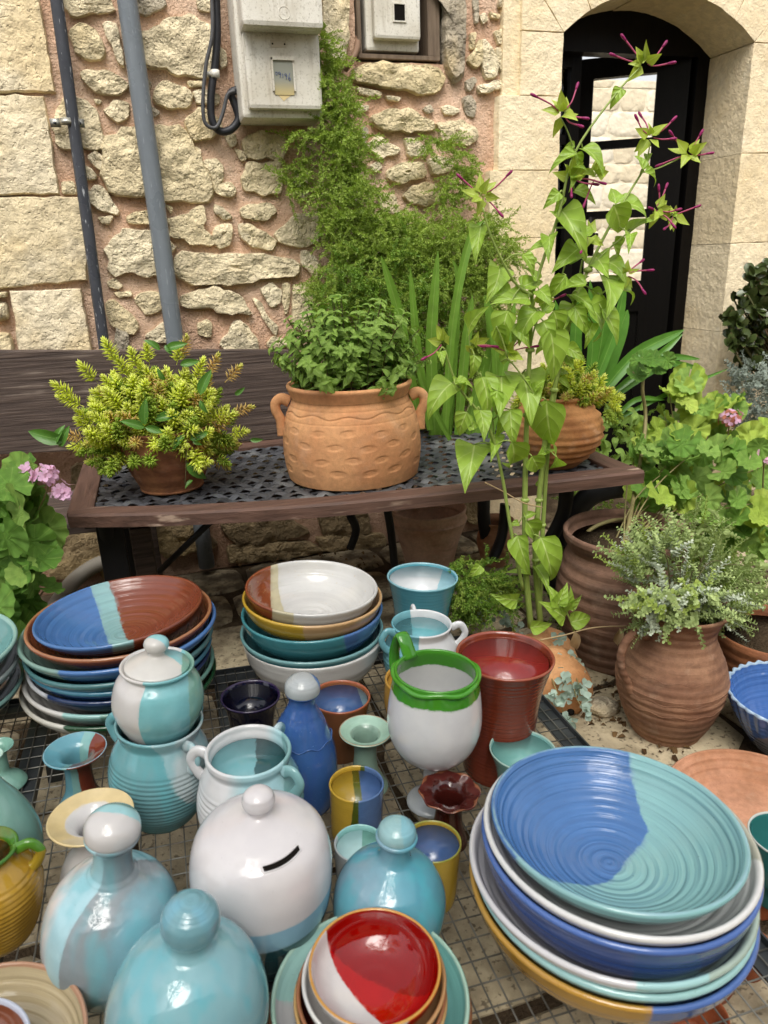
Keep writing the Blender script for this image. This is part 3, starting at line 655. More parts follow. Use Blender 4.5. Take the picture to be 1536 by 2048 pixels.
# ================================================================== glazes
C_WHITE = 'd9d6d2'; C_TURQ = '7ab0b4'; C_AQUA = 'a4d2d2'; C_TEAL = '3f7f86'; C_DTEAL = '24545c'; C_BLUE = '3f72b0'; C_NAVY = '0d0c26'; C_LBLUE = '7fb3cf'
C_YEL = 'c09a1c'; C_OCHRE = 'b98a2a'; C_BROWN = '7d3a20'; C_RED = 'a01712'; C_MINT = 'a9cdbb'; C_GREEN = '3f8f12'; C_CREAM = 'dcc48c'; C_DBROWN = '4a1710'; C_GREY = '8fa5a8'; C_SAGE = '7d9f95'; C_OLIVE = '6d7017'
def glaze(name, base, R, splits=(), rim=None, ring=None, speck=None, rough=.07, mott=.08, drip=None, sat=.95):
    """splits: (colour, (nx, ny, nz), threshold, wobble[, softness]) in units of R, x to the right, y away"""
    m = NT(name, rough, .5); m.b.inputs['Coat Weight'].default_value = .25; m.b.inputs['Coat Roughness'].default_value = .03
    P = m.vmath('SCALE', m.tc(), sc=1/R); xyz = m.sep(P); rd = random.Random(hash((name, base, round(R, 4))) & 0xffff if False else int(R*1e6)); off = (rd.uniform(-9, 9), rd.uniform(-9, 9), rd.uniform(-9, 9))
    Q = m.vmath('ADD', P, off)
    c = m.mix(m.ss(m.noise(1.6, 3, Q), .35, .7), base, m.mix(1.0, lin(base), (1+mott, 1+mott, 1+mott*.8, 1), 'MULTIPLY'))
    def warp(w): return m.math('ADD', m.math('MULTIPLY', m.math('SUBTRACT', m.noise(2.2, 3, Q, .6), .5), w), m.math('MULTIPLY', m.math('SUBTRACT', m.noise(22, 2, Q), .5), min(.03, w*.3)))
    for s in splits:
        col, nv, th, wb = s[:4]; sf = s[4] if len(s) > 4 else .012
        if isinstance(nv, list):
            d = None
            for n_, t_ in nv: x_ = m.math('SUBTRACT', m.vmath('DOT_PRODUCT', P, n_), t_); d = x_ if d is None else m.math('MINIMUM', d, x_)
        else: d = m.vmath('DOT_PRODUCT', P, nv)
        d = m.math('SUBTRACT', m.math('ADD', d, warp(wb)), th); c2 = var(m, lin(col), .08, 2.5, Q); c1 = c
        c = m.mix(m.ss(d, -sf, sf), c1, c2)
        band = m.math('MULTIPLY', m.ss(d, -.05, 0), m.ss(d, .02, 0)); ov = m.mix(.5, c1, c2); c = m.mix(m.math('MULTIPLY', band, m.math('MULTIPLY', m.ss(m.noise(9, 3, Q), .45, .6), .6)), c, m.mix(.06, ov, 'e8e4dc'))
    if drip:                       # broad runny streaks of another colour down the wall
        col, amt = drip; q = m.vmath('MULTIPLY', Q, (2.4, 2.4, .30)); c = m.mix(m.math('MULTIPLY', m.ss(m.noise(1.0, 2, q), .44, .66), amt*.75), c, col)
    if speck:
        col, sc_, th = speck; c = m.mix(m.ss(m.noise(sc_, 2, Q), th, th+.05), c, col)
    if rim:
        col, z0 = rim; c = m.mix(m.ss(m.math('ADD', xyz[2], warp(.03)), z0-.008, z0+.008), c, col)
    pin = m.ss(m.noise(55, 1, Q), .775, .80); c = m.mix(m.math('MULTIPLY', pin, .6), c, '4a3a2c')
    prev = m.bump(m.noise(2.6, 3, Q), R*.03, .22); rr = m.math('ADD', rough, m.math('MULTIPLY', m.ss(m.noise(4, 5, Q), .45, .8), .12))
    if ring:
        fr, am, ax = ring; rad = m.vmath('LENGTH', m.vmath('MULTIPLY', P, (1, 1, 0)))
        s = xyz[2] if ax == 'z' else (rad if ax == 'r' else m.math('ADD', m.math('MULTIPLY', rad, .8), m.math('MULTIPLY', xyz[2], .6)))
        w1 = m.noise(1, 2, m.comb(m.math('MULTIPLY', s, fr*2.1), m.math('MULTIPLY', xyz[0], .35), m.math('MULTIPLY', xyz[1], .35)), .5)
        w2 = m.math('SINE', m.math('ADD', m.math('MULTIPLY', s, fr*7.5), m.math('MULTIPLY', m.noise(.8, 2, Q), 5)))
        wv = m.math('ADD', m.math('MULTIPLY', w1, 3.2), m.math('MULTIPLY', w2, .38))
        c = m.mix(m.math('MULTIPLY', m.ss(w1, .52, .36), .12*min(1.6, am)), c, m.mix(1.0, c, (.55, .55, .6, 1), 'MULTIPLY')); m.bump(wv, R*.0045*am, .8, prev)
    hsv = m.n('ShaderNodeHueSaturation'); hsv.inputs['Saturation'].default_value = sat; hsv.inputs['Value'].default_value = .79; m.put(hsv.inputs['Color'], c)
    m.col(hsv.outputs[0]); m.rough(rr)
    return m.m
def clay(name, a='c98f5f', b='b57848', dirt='7a5b42', R=.1, ring=None, bloom=.25, rough=.85, dk=.35):
    m = NT(name, rough, .25); P = m.vmath('SCALE', m.tc(), sc=1/R); xyz = m.sep(P)
    c = m.mix(m.ss(m.noise(1.4, 4, P), .35, .7), a, b)
    c = m.mix(m.math('MULTIPLY', m.ss(m.noise(1, 5, m.vmath('MULTIPLY', P, (2, 2, 7))), .5, .75), dk), c, dirt)
    c = m.mix(m.math('MULTIPLY', m.ss(m.noise(2.5, 6, P), .55, .8), bloom), c, 'd9c3ab')
    c = m.mix(m.math('MULTIPLY', m.ss(m.noise(60, 2, P), .62, .7), .4), c, dirt)
    c = var(m, c, .12, 14, P); m.col(c)
    prev = m.bump(m.math('ADD', m.noise(6, 5, P), m.math('MULTIPLY', m.noise(45, 3, P), .4)), R*.022, .4)
    if ring:
        fr, am = ring; s = m.math('ADD', xyz[2], m.math('MULTIPLY', m.noise(1.2, 2, P), .03)); wv = m.math('ADD', m.math('SINE', m.math('MULTIPLY', s, fr*6.283)), m.math('MULTIPLY', m.noise(1, 3, m.vmath('MULTIPLY', P, (1.5, 1.5, fr*4))), 1.5)); m.bump(wv, R*.007*am, .8, prev)
    return m.m
# ================================================================== wheel-thrown shapes
def prof_open(outer, t, floor=None, lip=1.0):
    """outer (r, z) from the foot to the rim -> outer + rounded lip + inner"""
    O = [Vector((r, z, 0)) for r, z in outer]; S = cmr(O, 5)
    rr, rz = S[-1].x, S[-1].y
    inner = []
    for i in range(len(S)-1, 0, -1):
        a, b = S[min(i+1, len(S)-1)], S[max(i-1, 0)]; d = (a-b)
        if d.length < 1e-6: continue
        d.normalize(); n = Vector((-d.y, d.x, 0)); q = S[i]+n*t
        if q.y < (floor if floor is not None else t*1.6): break
        if q.x > .02: inner.append((q.x, q.y))
    fz = floor if floor is not None else t*1.6
    lipp = [(rr+t*.05*lip, rz+t*.35), (rr-t*.25, rz+t*.72), (rr-t*.6, rz+t*.72), (rr-t*.95, rz+t*.3)]
    inner = [q for q in inner if q[1] < rz-.02*rz]
    last = inner[-1][0] if inner else rr-t
    return [(0, .004)]+[(p.x, p.y) for p in S]+lipp+inner+[(last*.7, fz*.97), (last*.35, fz*.94), (0, fz*.93)]
def prof_inner(outer, t, floor=None, shrink=.008):
    pr = prof_open(outer, t, floor); zt = outer[-1][1]; top = max(range(len(pr)), key=lambda i: pr[i][1]); return [(max(0, r-shrink) if r > .02 else 0, z+.004) for r, z in pr[top+1:] if z < zt-.02]
def prof_closed(pts): return [(p.x, p.y) for p in cmr([Vector((r, z, 0)) for r, z in pts], 5)]
def scale_prof(pr, R): return [(r*R, z*R) for r, z in pr]
def lathe_obj(name, pr, R, mat, parent=None, n=64, warp=None, **k):
    m = MB(); m.lathe(scale_prof(pr, R), n, warp=warp); return m.build(name, mat, parent, **k)
ROT = (0, 0, -YAW)
def groove(pr, grooves):
    """cut or raise rings: list of (z, width, depth) in profile units"""
    out = []
    for r, z in pr: out.append((r+sum(d*math.exp(-((z-g)/w)**2) for g, w, d in grooves) if r > .05 else r, z))
    return out
def ring_fine(pr, f, a, z0, z1):
    """real throwing rings on the outside between z0 and z1; resamples the profile"""
    out = []
    for (r0, a0), (r1, a1) in zip(pr, pr[1:]):
        k = max(1, int(math.hypot(r1-r0, a1-a0)/(.25/f)))
        for i in range(k):
            t = i/k; z = a0+(a1-a0)*t; r = r0+(r1-r0)*t
            out.append((r+(a*math.sin(2*math.pi*f*z) if z0 < z < z1 and r > .1 else 0), z))
    out.append(pr[-1]); return out
def zat(p, v):
    lo, hi = 0, 1.1
    for _ in range(40):
        mid = (lo+hi)/2
        if pix((p.x, p.y, mid))[1] > v: lo = mid
        else: hi = mid
    return lo
def handle(parent, pts, r, mat, flat=1.0, name='handle', n=10):
    m = MB(); P = cmr(pts, 6); m.tube(P, [r*(1.25-.25*math.sin(math.pi*i/(len(P)-1))) for i in range(len(P))], n, flat=flat); return m.build(name, mat, parent)
def loop(R, ang, z0, z1, r0, r1, out, up=0.0):
    """handle path in local polar coords, from (r0,z0) out and back to (r1,z1)"""
    ca, sa = math.cos(ang), math.sin(ang); f = lambda r, z: (r*ca*R, r*sa*R, z*R)
    zm = (z0+z1)/2
    return [f(r0, z0), f(r0+(out-r0)*.6, z0+up+.02), f(out, z0+(z1-z0)*.25+up*.5), f(out*.98, zm), f(r1+(out-r1)*.4, z1+(z0-z1)*.15), f(r1, z1)]
# ================================================================== bowls
def bowl_prof(d=.46, foot=.36, t=.045, bulge=.0):
    if d >= .5: o = [(foot*.9, 0), (foot, .0), (foot*1.02, .03), (.62, d*.17), (.82, d*.40), (.94, d*.68), (.998, d)]
    else: o = [(foot*.9, 0), (foot, .0), (foot*1.02, .035), (.60, d*.28-bulge), (.82, d*.56-bulge), (.95, d*.83), (.998, d)]
    return prof_open(o, t, floor=.075)
def bowl(label, p, R, zr, d, mat_args, group=None, tilt=(0, 0), t=.045, foot=.36, bulge=0., wav=None, name='bowl', n=72, cat='bowl'):
    """rim at absolute height zr"""
    mat = glaze('glaze_bowl', R=R, **mat_args); pr = bowl_prof(d, foot, t, bulge)
    o = lathe_obj(name, pr, R, mat, n=n, warp=wav, loc=Vector((p.x, p.y, ttop(p.x)))+TN*(zr-TT-(d+t*.7)*R), rot=trot(*tilt)); return tag(o, label, cat, group)
def stack(u, v, w, k, rows, group, z0=TT, dh=None):
    """rows from the top: (label, rel radius, rim height above table in units of R, depth, glaze args, dx, dy, tilt)"""
    p, R = fit(u, v, w, k, z0)
    for (lb, rr, zk, d, ga, off, tl) in rows:
        q = Vector((p.x+(off[0]*cy_+off[1]*sy_)*R, p.y+(-off[0]*sy_+off[1]*cy_)*R, 0))
        bowl(lb, q, R*rr, z0+zk*R, d, ga, group, tl)
    return p, R
G1 = 'stacked bowls at the far left of the mesh table'
stack(246, 1218, 162, 1.44, [
 ('blue and brown glazed bowl, uppermost of the left stack', 1.0, 1.46, .40, dict(base=C_BROWN, splits=[('86b3b4', (-.89, -.46, 0), .0, .10), (C_BLUE, (-.89, -.46, 0), .22, .08)], ring=(9, 1.6, 'd'), speck=('d9a86a', 70, .80)), (-0.000, 0), (math.radians(0), math.radians(-5))),
 ('brown bowl with pale clay rim directly under the blue and brown one', 1.10, 1.36, .42, dict(base='8a4a28', ring=(9, 1, 'd'), rim=('a9714a', .44)), (-0.016, 0), (0, math.radians(-2))),
 ('sage teal bowl with blue right side, third from top of the left stack', 1.17, 1.25, .44, dict(base=C_SAGE, splits=[(C_BLUE, (.9, -.3, 0), .05, .1)], ring=(8, 1, 'd')), (-0.032, 0), (0, math.radians(-2.5))),
 ('dark teal bowl, fourth from top of the left stack', 1.13, 1.06, .44, dict(base='2b5f6b', ring=(8, 1, 'd'), rim=('55888c', .42)), (-0.048, 0), (0, math.radians(-2))),
 ('deep blue bowl with a teal rim in the middle of the left stack', 1.10, .94, .44, dict(base='23507f', ring=(8, 1, 'd'), rim=('3f7f99', .43)), (-0.064, 0), (0, 0)),
 ('white bowl with navy blue right half in the left stack', 1.10, .82, .44, dict(base='c9ccd2', splits=[('1f3560', (.9, -.4, 0), -.1, .12)], ring=(8, 1, 'd')), (-0.080, 0), (0, 0)),
 ('white and sea green bowl, second from bottom of the left stack', 1.15, .68, .44, dict(base=C_WHITE, splits=[('9fcfca', (.9, -.4, 0), .15, .08), ('6f9f93', (.95, -.3, 0), .42, .08)], ring=(8, 1, 'd')), (-0.096, 0), (0, 0)),
 ('white bowl with dark green splash, lowest of the left stack', 1.18, .54, .46, dict(base='d3d0c6', splits=[('1d4a2c', (.75, -.66, .5), .72, .1)], speck=('e8efe8', 60, .74), ring=(8, .8, 'd')), (-0.112, 0), (0, 0))], G1)
G2 = 'stacked bowls at the back middle of the mesh table'
stack(624, 1170, 132, 1.68, [
 ('white bowl with speckled brown left edge on top of the middle stack', 1.0, 1.68, .50, dict(base='cfcecb', splits=[('c4bb9a', (-.95, -.25, 0), .40, .06), ('8a4420', (-.98, -.15, 0), .60, .03)], speck=('cfae6e', 34, .70), ring=(6, .9, 'd')), (-.02, 0), (0, math.radians(2))),
 ('yellow bowl with tan right side, second in the middle stack', 1.06, 1.53, .50, dict(base=C_YEL, splits=[('c9a06c', (.8, -.5, 0), .45, .10), ('a5572c', (.2, .9, 0), .55, .1)], ring=(6, .8, 'd')), (.0, 0), (0, math.radians(1))),
 ('teal bowl with blue right side, third in the middle stack', 1.08, 1.30, .58, dict(base='3f8a93', splits=[('3d6ba6', (.95, -.2, 0), .62, .1)], ring=(6, .8, 'd')), (.02, 0), (0, math.radians(-2))),
 ('dark teal bowl under the teal and blue one', 1.10, .98, .52, dict(base='3a747b', rim=('6fa0a2', .50), ring=(6, .8, 'd')), (.0, 0), (0, math.radians(-1))),
 ('deep plain white bowl, lowest of the middle stack', 1.09, .88, .78, dict(base='d6d4d0', ring=(6, .8, 'd')), (0, 0), (0, 0))], G2)
G3 = 'stacked large bowls at the right end of the mesh table'
stack(1232, 1638, 247, 1.37, [
 ('large blue and turquoise ribbed bowl on top of the right stack', 1.0, 1.37, .49, dict(base='82b4b6', splits=[(C_BLUE, [((-1, 0, 0), -.42), ((-.71, .70, 0), -.10), ((-.25, .97, 0), -.20)], 0, .14)], ring=(11, 2.2, 'd'), speck=('8fb0e0', 55, .78), rim=('8fb9c4', .522)), (0, .0), (math.radians(-3), math.radians(0))),
 ('white rimmed bowl directly under the big blue and turquoise one', 1.075, 1.29, .44, dict(base='dad9d8', splits=[('b9b8a8', (.9, .3, 0), .72, .05)], ring=(8, 1.2, 'd')), (.015, -.02), (math.radians(-2), 0)),
 ('cobalt blue bowl in the middle of the right stack', 1.09, 1.19, .66, dict(base='2a4a8c', rim=('4a6fb8', .66), ring=(9, 1.2, 'd')), (.02, -.02), (math.radians(-2), 0)),
 ('white bowl with turquoise right edge, fourth in the right stack', 1.14, .95, .46, dict(base='cfcdd0', splits=[('a4d2d2', (.9, -.3, 0), .18, .03), ('a9bdb0', (.95, -.2, 0), .5, .05)], ring=(8, 1.2, 'd')), (-.02, 0), (math.radians(-1), 0)),
 ('aqua bowl, second from bottom of the right stack', 1.12, .85, .46, dict(base='9ccaca', ring=(8, 1.2, 'd')), (.0, 0), (0, 0)),
 ('ochre and blue bowl, lowest of the right stack', 1.15, .77, .50, dict(base=C_OCHRE, splits=[('4a6db0', (.9, -.3, 0), .27, .05)], ring=(8, 1, 'd')), (-.0, 0), (0, 0))], G3)
# red stack inside a wide turquoise bowl
G4 = 'small bowls nested in the wide turquoise bowl'
p, R = fit(741, 1985, 198, .62, TT)
bowl('dark brown bowl under the wide turquoise bowl', p, R*1.03, TT+.50*R, .46, dict(base=C_DBROWN, rim=('8a5a3a', .45)))
bowl('wide turquoise bowl with white left side holding the red bowls', p, R, TT+.62*R, .46, dict(base='6fae a8'.replace(' ', ''), splits=[('c9c9c9', (-.9, -.1, 0), .45, .1), ('a8d8d0', (-.5, .85, 0), .45, .1)], ring=(6, .8, 'd'), rim=('a9cdbb', .47)))
q, Rr = fit(750, 1925, 133, 1.75, TT)
cxy = Vector(((p.x+q.x)/2, (p.y+q.y)/2, 0))
for lb, rr, zz, d, ga, off, tl in [
 ('small red bowl with white left edge, topmost of the nested bowls', 1.0, 0, .62, dict(base='8a0f0c', sat=1.1, splits=[('b0120e', (-.45, -.9, 0), -.12, .10), ('d9d6d4', (-.76, -.64, .12), .30, .06)], rim=('c9985a', .645), speck=('c96a60', 40, .80)), (0, 0), (0, 0)),
 ('small white bowl with dark red patch under the red one', 1.09, -.20, .62, dict(base='dcd9d6', splits=[('6b1420', (.3, -.9, 0), .5, .05), ('b98a55', (.8, -.4, 0), .3, .05)]), (-.02, -.03), (0, 0)),
 ('small brown glazed bowl, third of the nested bowls', 1.14, -.42, .62, dict(base='4f1c14', rim=('a0653c', .62), splits=[('dcd9d6', (.6, -.7, 0), .35, .05)]), (-.06, -.03), (0, 0)),
 ('small dark red bowl, lowest of the nested bowls', 1.17, -.58, .60, dict(base='5a1512', rim=('c9a060', .62)), (-.07, -.02), (0, 0))]:
    b_ = bowl(lb, Vector((q.x+off[0]*Rr, q.y+off[1]*Rr, 0)), Rr*rr, TT+1.75*Rr+zz*Rr, d, ga, G4, tl, t=.055)
    if zz == 0: b_.data.materials[0].node_tree.nodes['Principled BSDF']
# left edge and bottom-left bowls
G5 = 'teal bowls at the left edge of the picture'
p, R = fit(-178, 1300, 192, 1.2, TT)
for lb, zk, ga in (('teal bowl at the left picture edge, upper one', 1.2, dict(base='5f9390', rim=('8fb9b0', .46))), ('pale grey bowl at the left picture edge between two teal bowls', .98, dict(base='9aa5a5')), ('dark teal bowl at the left picture edge, lowest one', .72, dict(base='2f5f60', rim=('7fa9a2', .46)))):
    bowl(lb, p, R, TT+zk*R, .46, ga, G5)
p, R = fit(-62, 2122, 222, .62, TT)
bowl('cream bowl with combed pattern in the bottom left corner', p, R, TT+.62*R, .5, dict(base='b9a883', ring=(9, 2, 'd'), rim=('b98a6a', .50), splits=[('5b4a48', (.75, -.66, 0), .75, .05)]))
q = Vector((p.x-.01, p.y-.012, 0))
bowl('brown bowl with white blue rim inside the cream bowl', q, R*.62, TT+.76*R, .55, dict(base='7a4228', rim=('b9bfd0', .52), splits=[('5f78a8', (.9, -.4, -.6), .62, .05)]), t=.06)
# blue scalloped bowl on the right
def scal(r, z, a, i): k = 1+.018*math.cos(a*34)*max(0, (r-.1)/.05 if r < .15 else 1); return Vector((r*k*math.cos(a), r*k*math.sin(a), z*(1+.012*math.cos(a*34))))
p, R = fit(1592, 1392, 128, 1.0, 0)
o = lathe_obj('scalloped_bowl', prof_open([(.38, 0), (.42, 0), (.6, .2), (.82, .55), (.95, .85), (1.0, 1.0)], .05, .08), R, glaze('glaze_scallop', '3d6cb2', R, splits=[('8a8f9a', (-.3, -.9, -1.1), -.02, .25)], rim=('a9c4dc', 1.0), ring=(9, 1.5, 'd')), n=204, warp=scal, loc=p, rot=ROT); tag(o, 'blue bowl with scalloped rim at the right picture edge', 'bowl')
# ================================================================== upright vessels
def vessel(name, label, cat, u, v, w, k, outer, ga, t=.06, floor=None, z0=TT, closed=False, n=64, grooves=(), fine=None, warp=None, mat=None, group=None, at=None, tilt=(0, 0)):
    if at is None: p, R = fit(u, v, w, k, z0)
    else: p, R = at
    mt = mat(R) if mat else glaze('glaze_'+name, R=R, **ga)
    pr = prof_closed(outer) if closed else prof_open(outer, t, floor)
    if grooves: pr = groove(pr, grooves)
    if fine: pr = ring_fine(pr, *fine)
    e = tag(empty(name, p, trot(*tilt) if z0 == TT else (tilt[0], tilt[1], -YAW)), label, cat, group)
    lathe_obj('body', pr, R, mt, e, n, warp)
    return e, R, mt
def stopper(e, R, r, z, h, ga, mt=None, name='stopper', neck=.6):
    mt = mt or glaze('glaze_stopper', R=R, **ga)
    o = [(0, z-.12), (r*neck, z-.12), (r*neck, z), (r*.95, z+.02*h), (r*1.02, z+h*.28), (r*.92, z+h*.62), (r*.55, z+h*.92), (r*.2, z+h), (0, z+h)]
    return lathe_obj(name, prof_closed(o), R, mt, e, 40)
# lidded jar standing in the mouth of the turquoise jar
e2, R2, m2_ = vessel('two_handled_jar', 'turquoise ribbed jar with small handles carrying the lidded jar', 'jar', 317, 1540, 99, 1.05, [(.52, 0), (.60, .0), (.66, .06), (.9, .5), (1.0, 1.02), (.95, 1.5), (.80, 1.86), (.76, 1.98), (.82, 2.14), (.84, 2.2)],
  dict(base='6da3aa', splits=[('b9c9cc', (.8, -.25, .35), 1.05, .15)], drip=('5fb4bf', .7)), tilt=(0, math.radians(3)), fine=(10.5, .012, .12, 1.55))
for a in (math.radians(165), math.radians(-38), math.radians(60)): handle(e2, loop(R2, a, 2.02, 1.55, .78, .93, 1.12, .05), .06*R2, m2_, 1.6)
j_at = (e2.location.copy(), R2)
R1 = 88.5*dep(e2.location+TN*2.7*R2)/FPX
pz = e2.location+(e2.rotation_euler.to_matrix() @ Vector((0, 0, 1)))*(2.2*R2-.32*R1)
e1, R1, m1_ = vessel('lidded_jar', 'round white and turquoise jar with knobbed lid on top of the turquoise jar', 'jar', 0, 0, 0, 0, [(.5, 0), (.58, 0), (.80, .30), (1.0, .85), (.93, 1.35), (.76, 1.60), (.72, 1.68), (.79, 1.76), (.80, 1.78)],
  dict(base='d4d0ce', splits=[('7cc0c6', (.94, -.3, 0), .16, .06), ('7fb2a4', (.94, .3, 0), .62, .1)]), at=(pz, R1), tilt=(0, math.radians(3)))
o = [(0, 1.66), (.62, 1.66), (.70, 1.78), (.66, 1.84), (.45, 1.95), (.22, 2.04), (.17, 2.1), (.19, 2.16), (.27, 2.27), (.25, 2.40), (.14, 2.48), (0, 2.5)]
lathe_obj('lid', prof_closed(o), R1, glaze('glaze_lid', 'd0cdc8', R1, [('93cfd6', (.4, .8, .35), .80, .12), ('7fb2a4', (.94, .2, 0), .52, .08)]), e1, 48)
# white grooved jar
e, R, mt = vessel('two_handled_jar', 'white and aqua grooved jar with three handles and open mouth', 'jar', 502, 1600, 104, 1.05, [(.55, 0), (.62, 0), (.85, .4), (1.0, 1.0), (.93, 1.55), (.80, 1.88), (.76, 1.98), (.80, 2.1), (.80, 2.16)],
  dict(base='d5d4d6', splits=[('a9d3da', (.92, -.3, 0), .12, .12, .2), ('7fb0b2', (.97, .15, 0), .62, .1)]), fine=(9.5, .016, .1, 1.62), t=.075)
lathe_obj('inner_glaze', [(.725, 1.95), (.72, 1.9), (.78, 1.78), (.86, 1.5), (.92, 1.0), (.78, .45), (.4, .12), (0, .10)], R, glaze('glaze_inner', '6fa9b0', R, [('2f5a5e', (.95, .1, 0), .12, .15)], ring=(9, 1, 'z')), e, 48)
for a in (math.radians(172), math.radians(-28), math.radians(62)): handle(e, loop(R, a, 2.0, 1.5, .78, .92, 1.13, .05), .065*R, mt, 1.6)
# blue bottle
e, R, mt = vessel('stoppered_bottle', 'tall blue bottle with grey white stopper in the middle of the table', 'bottle', 600, 1540, 72, .95, [(.86, 0), (.92, 0), (1.0, .25), (1.01, .95), (.95, 1.6), (.78, 2.2), (.56, 2.7), (.40, 3.02), (.36, 3.2), (.38, 3.36), (.46, 3.44)],
  dict(base='2f5c9c', drip=('2a56a4', .8), speck=('7fa0d0', 26, .70)), tilt=(0, math.radians(2)), grooves=((2.3, .03, -.02), (2.0, .03, -.02), (2.78, .03, -.02), (.14, .02, -.03)), t=.08)
m = MB(); m.tube([(R*(.815+.0)*math.cos(a), R*.815*math.sin(a), R*(2.14+.05*math.sin(9*a))) for a in [i*math.pi/60 for i in range(120)]], .018*R, 5, closed=True); m.build('relief_band', mt, e)
stopper(e, R, .47, 3.44, .52, dict(base='aeb4b6', splits=[('5d80b8', (.7, .5, .2), 1.0, .1)], ring=(14, 1, 'r')))
# piggy bank
zs = 1.35
ebank, Rb, mb_ = vessel('money_bank', 'round white money bank with coin slot, pale blue belt and dark teal foot', 'money box', 524, 1742, 140, 1.32, [(0, 0), (.60, 0), (.66, .02), (.80, .3), (.96, .85), (1.0, 1.32), (.985, 1.66), (.90, 1.95), (.72, 2.14), (.48, 2.245), (.25, 2.30), (.15, 2.36), (.17, 2.43), (.225, 2.52), (.21, 2.64), (.12, 2.72), (0, 2.74)],
  dict(base='d9d4d6', splits=[('8db9cf', (0, 0, -1), -1.24, .03), ('2c5358', (0, 0, -1), -.90, .03)]), closed=True, n=96, grooves=((2.262, .006, -.02), (2.17, .006, -.014), (2.14, .006, -.014), (2.10, .006, -.014), (2.62, .012, -.01)))
# coin slot: dark strip on the shoulder, painting in the shade of a cut
sl_c = Vector((.27, -.62, 1.86)); 
def bank_r(z):
    pr = prof_closed([(0, 0), (.60, 0), (.66, .02), (.80, .3), (.96, .85), (1.0, 1.32), (.985, 1.66), (.90, 1.95), (.72, 2.14), (.48, 2.245), (.25, 2.30)])
    for (r0, a0), (r1, a1) in zip(pr, pr[1:]):
        if a0 <= z <= a1: return r0+(r1-r0)*(z-a0)/(a1-a0)
    return .5
def surf(x, y, off=0):
    a_ = math.atan2(y, x); rr = math.hypot(x, y); lo, hi = 1.32, 2.27
    for _ in range(30):
        mid = (lo+hi)/2
        if bank_r(mid) > rr: lo = mid
        else: hi = mid
    return Vector((rr*math.cos(a_), rr*math.sin(a_), lo+off))*Rb
SA, SB = Vector((.17, -.75, 0)), Vector((.58, -.43, 0)); sd_ = (SB-SA).normalized(); sn_ = Vector((-sd_.y, sd_.x, 0))
def slot_loop(hw, off):
    L_ = (SB-SA).length; out = []
    for i in range(13): q = SA+sd_*L_*i/12-sn_*(hw+.22*i/12*(1-i/12)); out.append(surf(q.x, q.y, off))
    for i in range(5): t = -math.pi/2+math.pi*(i+1)/6; q = SB+sd_*hw*math.cos(t)+sn_*hw*math.sin(t); out.append(surf(q.x, q.y, off))
    for i in range(13): q = SB-sd_*L_*i/12+sn_*(hw-.22*i/12*(1-i/12)); out.append(surf(q.x, q.y, off))
    for i in range(5): t = math.pi/2+math.pi*(i+1)/6; q = SA+sd_*hw*math.cos(t)+sn_*hw*math.sin(t); out.append(surf(q.x, q.y, off))
    return out
m = MB(); L_ = (SB-SA).length; V_ = []
for i in range(25):
    t_ = -.02+1.04*i/24
    for s_ in (-1, -.5, 0, .5, 1): q = SA+sd_*L_*t_+sn_*(.030*s_-.22*t_*(1-t_)); V_.append(surf(q.x, q.y, .007))
m.add(V_, [(5*i+k, 5*i+k+1, 5*i+6+k, 5*i+5+k) for i in range(24) for k in range(4)]); m.build('coin_slot_shade', M_dark, ebank)
m = MB(); m.tube(slot_loop(.036, .004), .011*Rb, 6, closed=True); m.build('slot_lip', mb_, ebank)
# stoppered bottles
e, R, mt = vessel('stoppered_bottle', 'white, grey and turquoise bottle with round stopper at the front left', 'bottle', 214, 1852, 132, .82, [(.66, 0), (.72, 0), (.80, .08), (.97, .5), (1.0, .85), (.95, 1.2), (.80, 1.52), (.56, 1.74), (.38, 1.86), (.30, 1.98), (.27, 2.16), (.28, 2.38), (.37, 2.5), (.385, 2.53)],
  dict(base='d2cdcb', splits=[('a9d2dc', (.9, -.35, 0), -.42, .12, .1), ('8d989e', (.85, -.52, 0), .10, .06), ('7fb0be', (.9, -.35, 0), .48, .3, .12)], drip=('62b9c6', .65)), tilt=(0, math.radians(6)), grooves=((1.70, .02, -.02), (1.78, .016, -.018), (1.86, .016, -.016), (1.94, .016, -.016), (.28, .016, -.014)), t=.07)
stopper(e, R, .385, 2.55, .42, dict(base='cfcbca', splits=[('9ed3da', (0, .9, .3), .87, .08), ('76998f', (0, .9, .3), 1.02, .04)]))
e, R, mt = vessel('stoppered_bottle', 'large turquoise bottle with ringed stopper at the very front', 'bottle', 363, 2027, 159, 1.0, [(.70, 0), (.78, 0), (.95, .5), (1.0, 1.0), (.95, 1.42), (.79, 1.80), (.54, 2.06), (.33, 2.18), (.27, 2.26), (.28, 2.36), (.31, 2.38)],
  dict(base='7fb0ba', drip=('4fb0bf', .8), splits=[('8fb9c0', (-.8, -.3, 0), .45, .3, .2)]), tilt=(0, math.radians(5)), grooves=((2.17, .012, -.02),), t=.07)
stopper(e, R, .345, 2.42, .44, dict(base='6fa0ac', drip=('6fb9d8', .6), ring=(8, 1.5, 'r')), neck=.72)
e, R, mt = vessel('stoppered_bottle', 'turquoise blue bottle with narrow neck right of the white money bank', 'bottle', 772, 1802, 113, .85, [(.70, 0), (.78, 0), (.95, .4), (1.0, .85), (.94, 1.2), (.74, 1.52), (.46, 1.72), (.30, 1.84), (.255, 2.0), (.26, 2.14), (.35, 2.24), (.36, 2.27)],
  dict(base='579fb3', drip=('4fb3c4', .8), splits=[('7fa6b8', (-.7, -.3, .3), .75, .3, .2)]), tilt=(0, math.radians(4)), grooves=((1.42, .012, -.014), (1.50, .012, -.014), (1.57, .012, -.012), (1.64, .012, -.012)), t=.06)
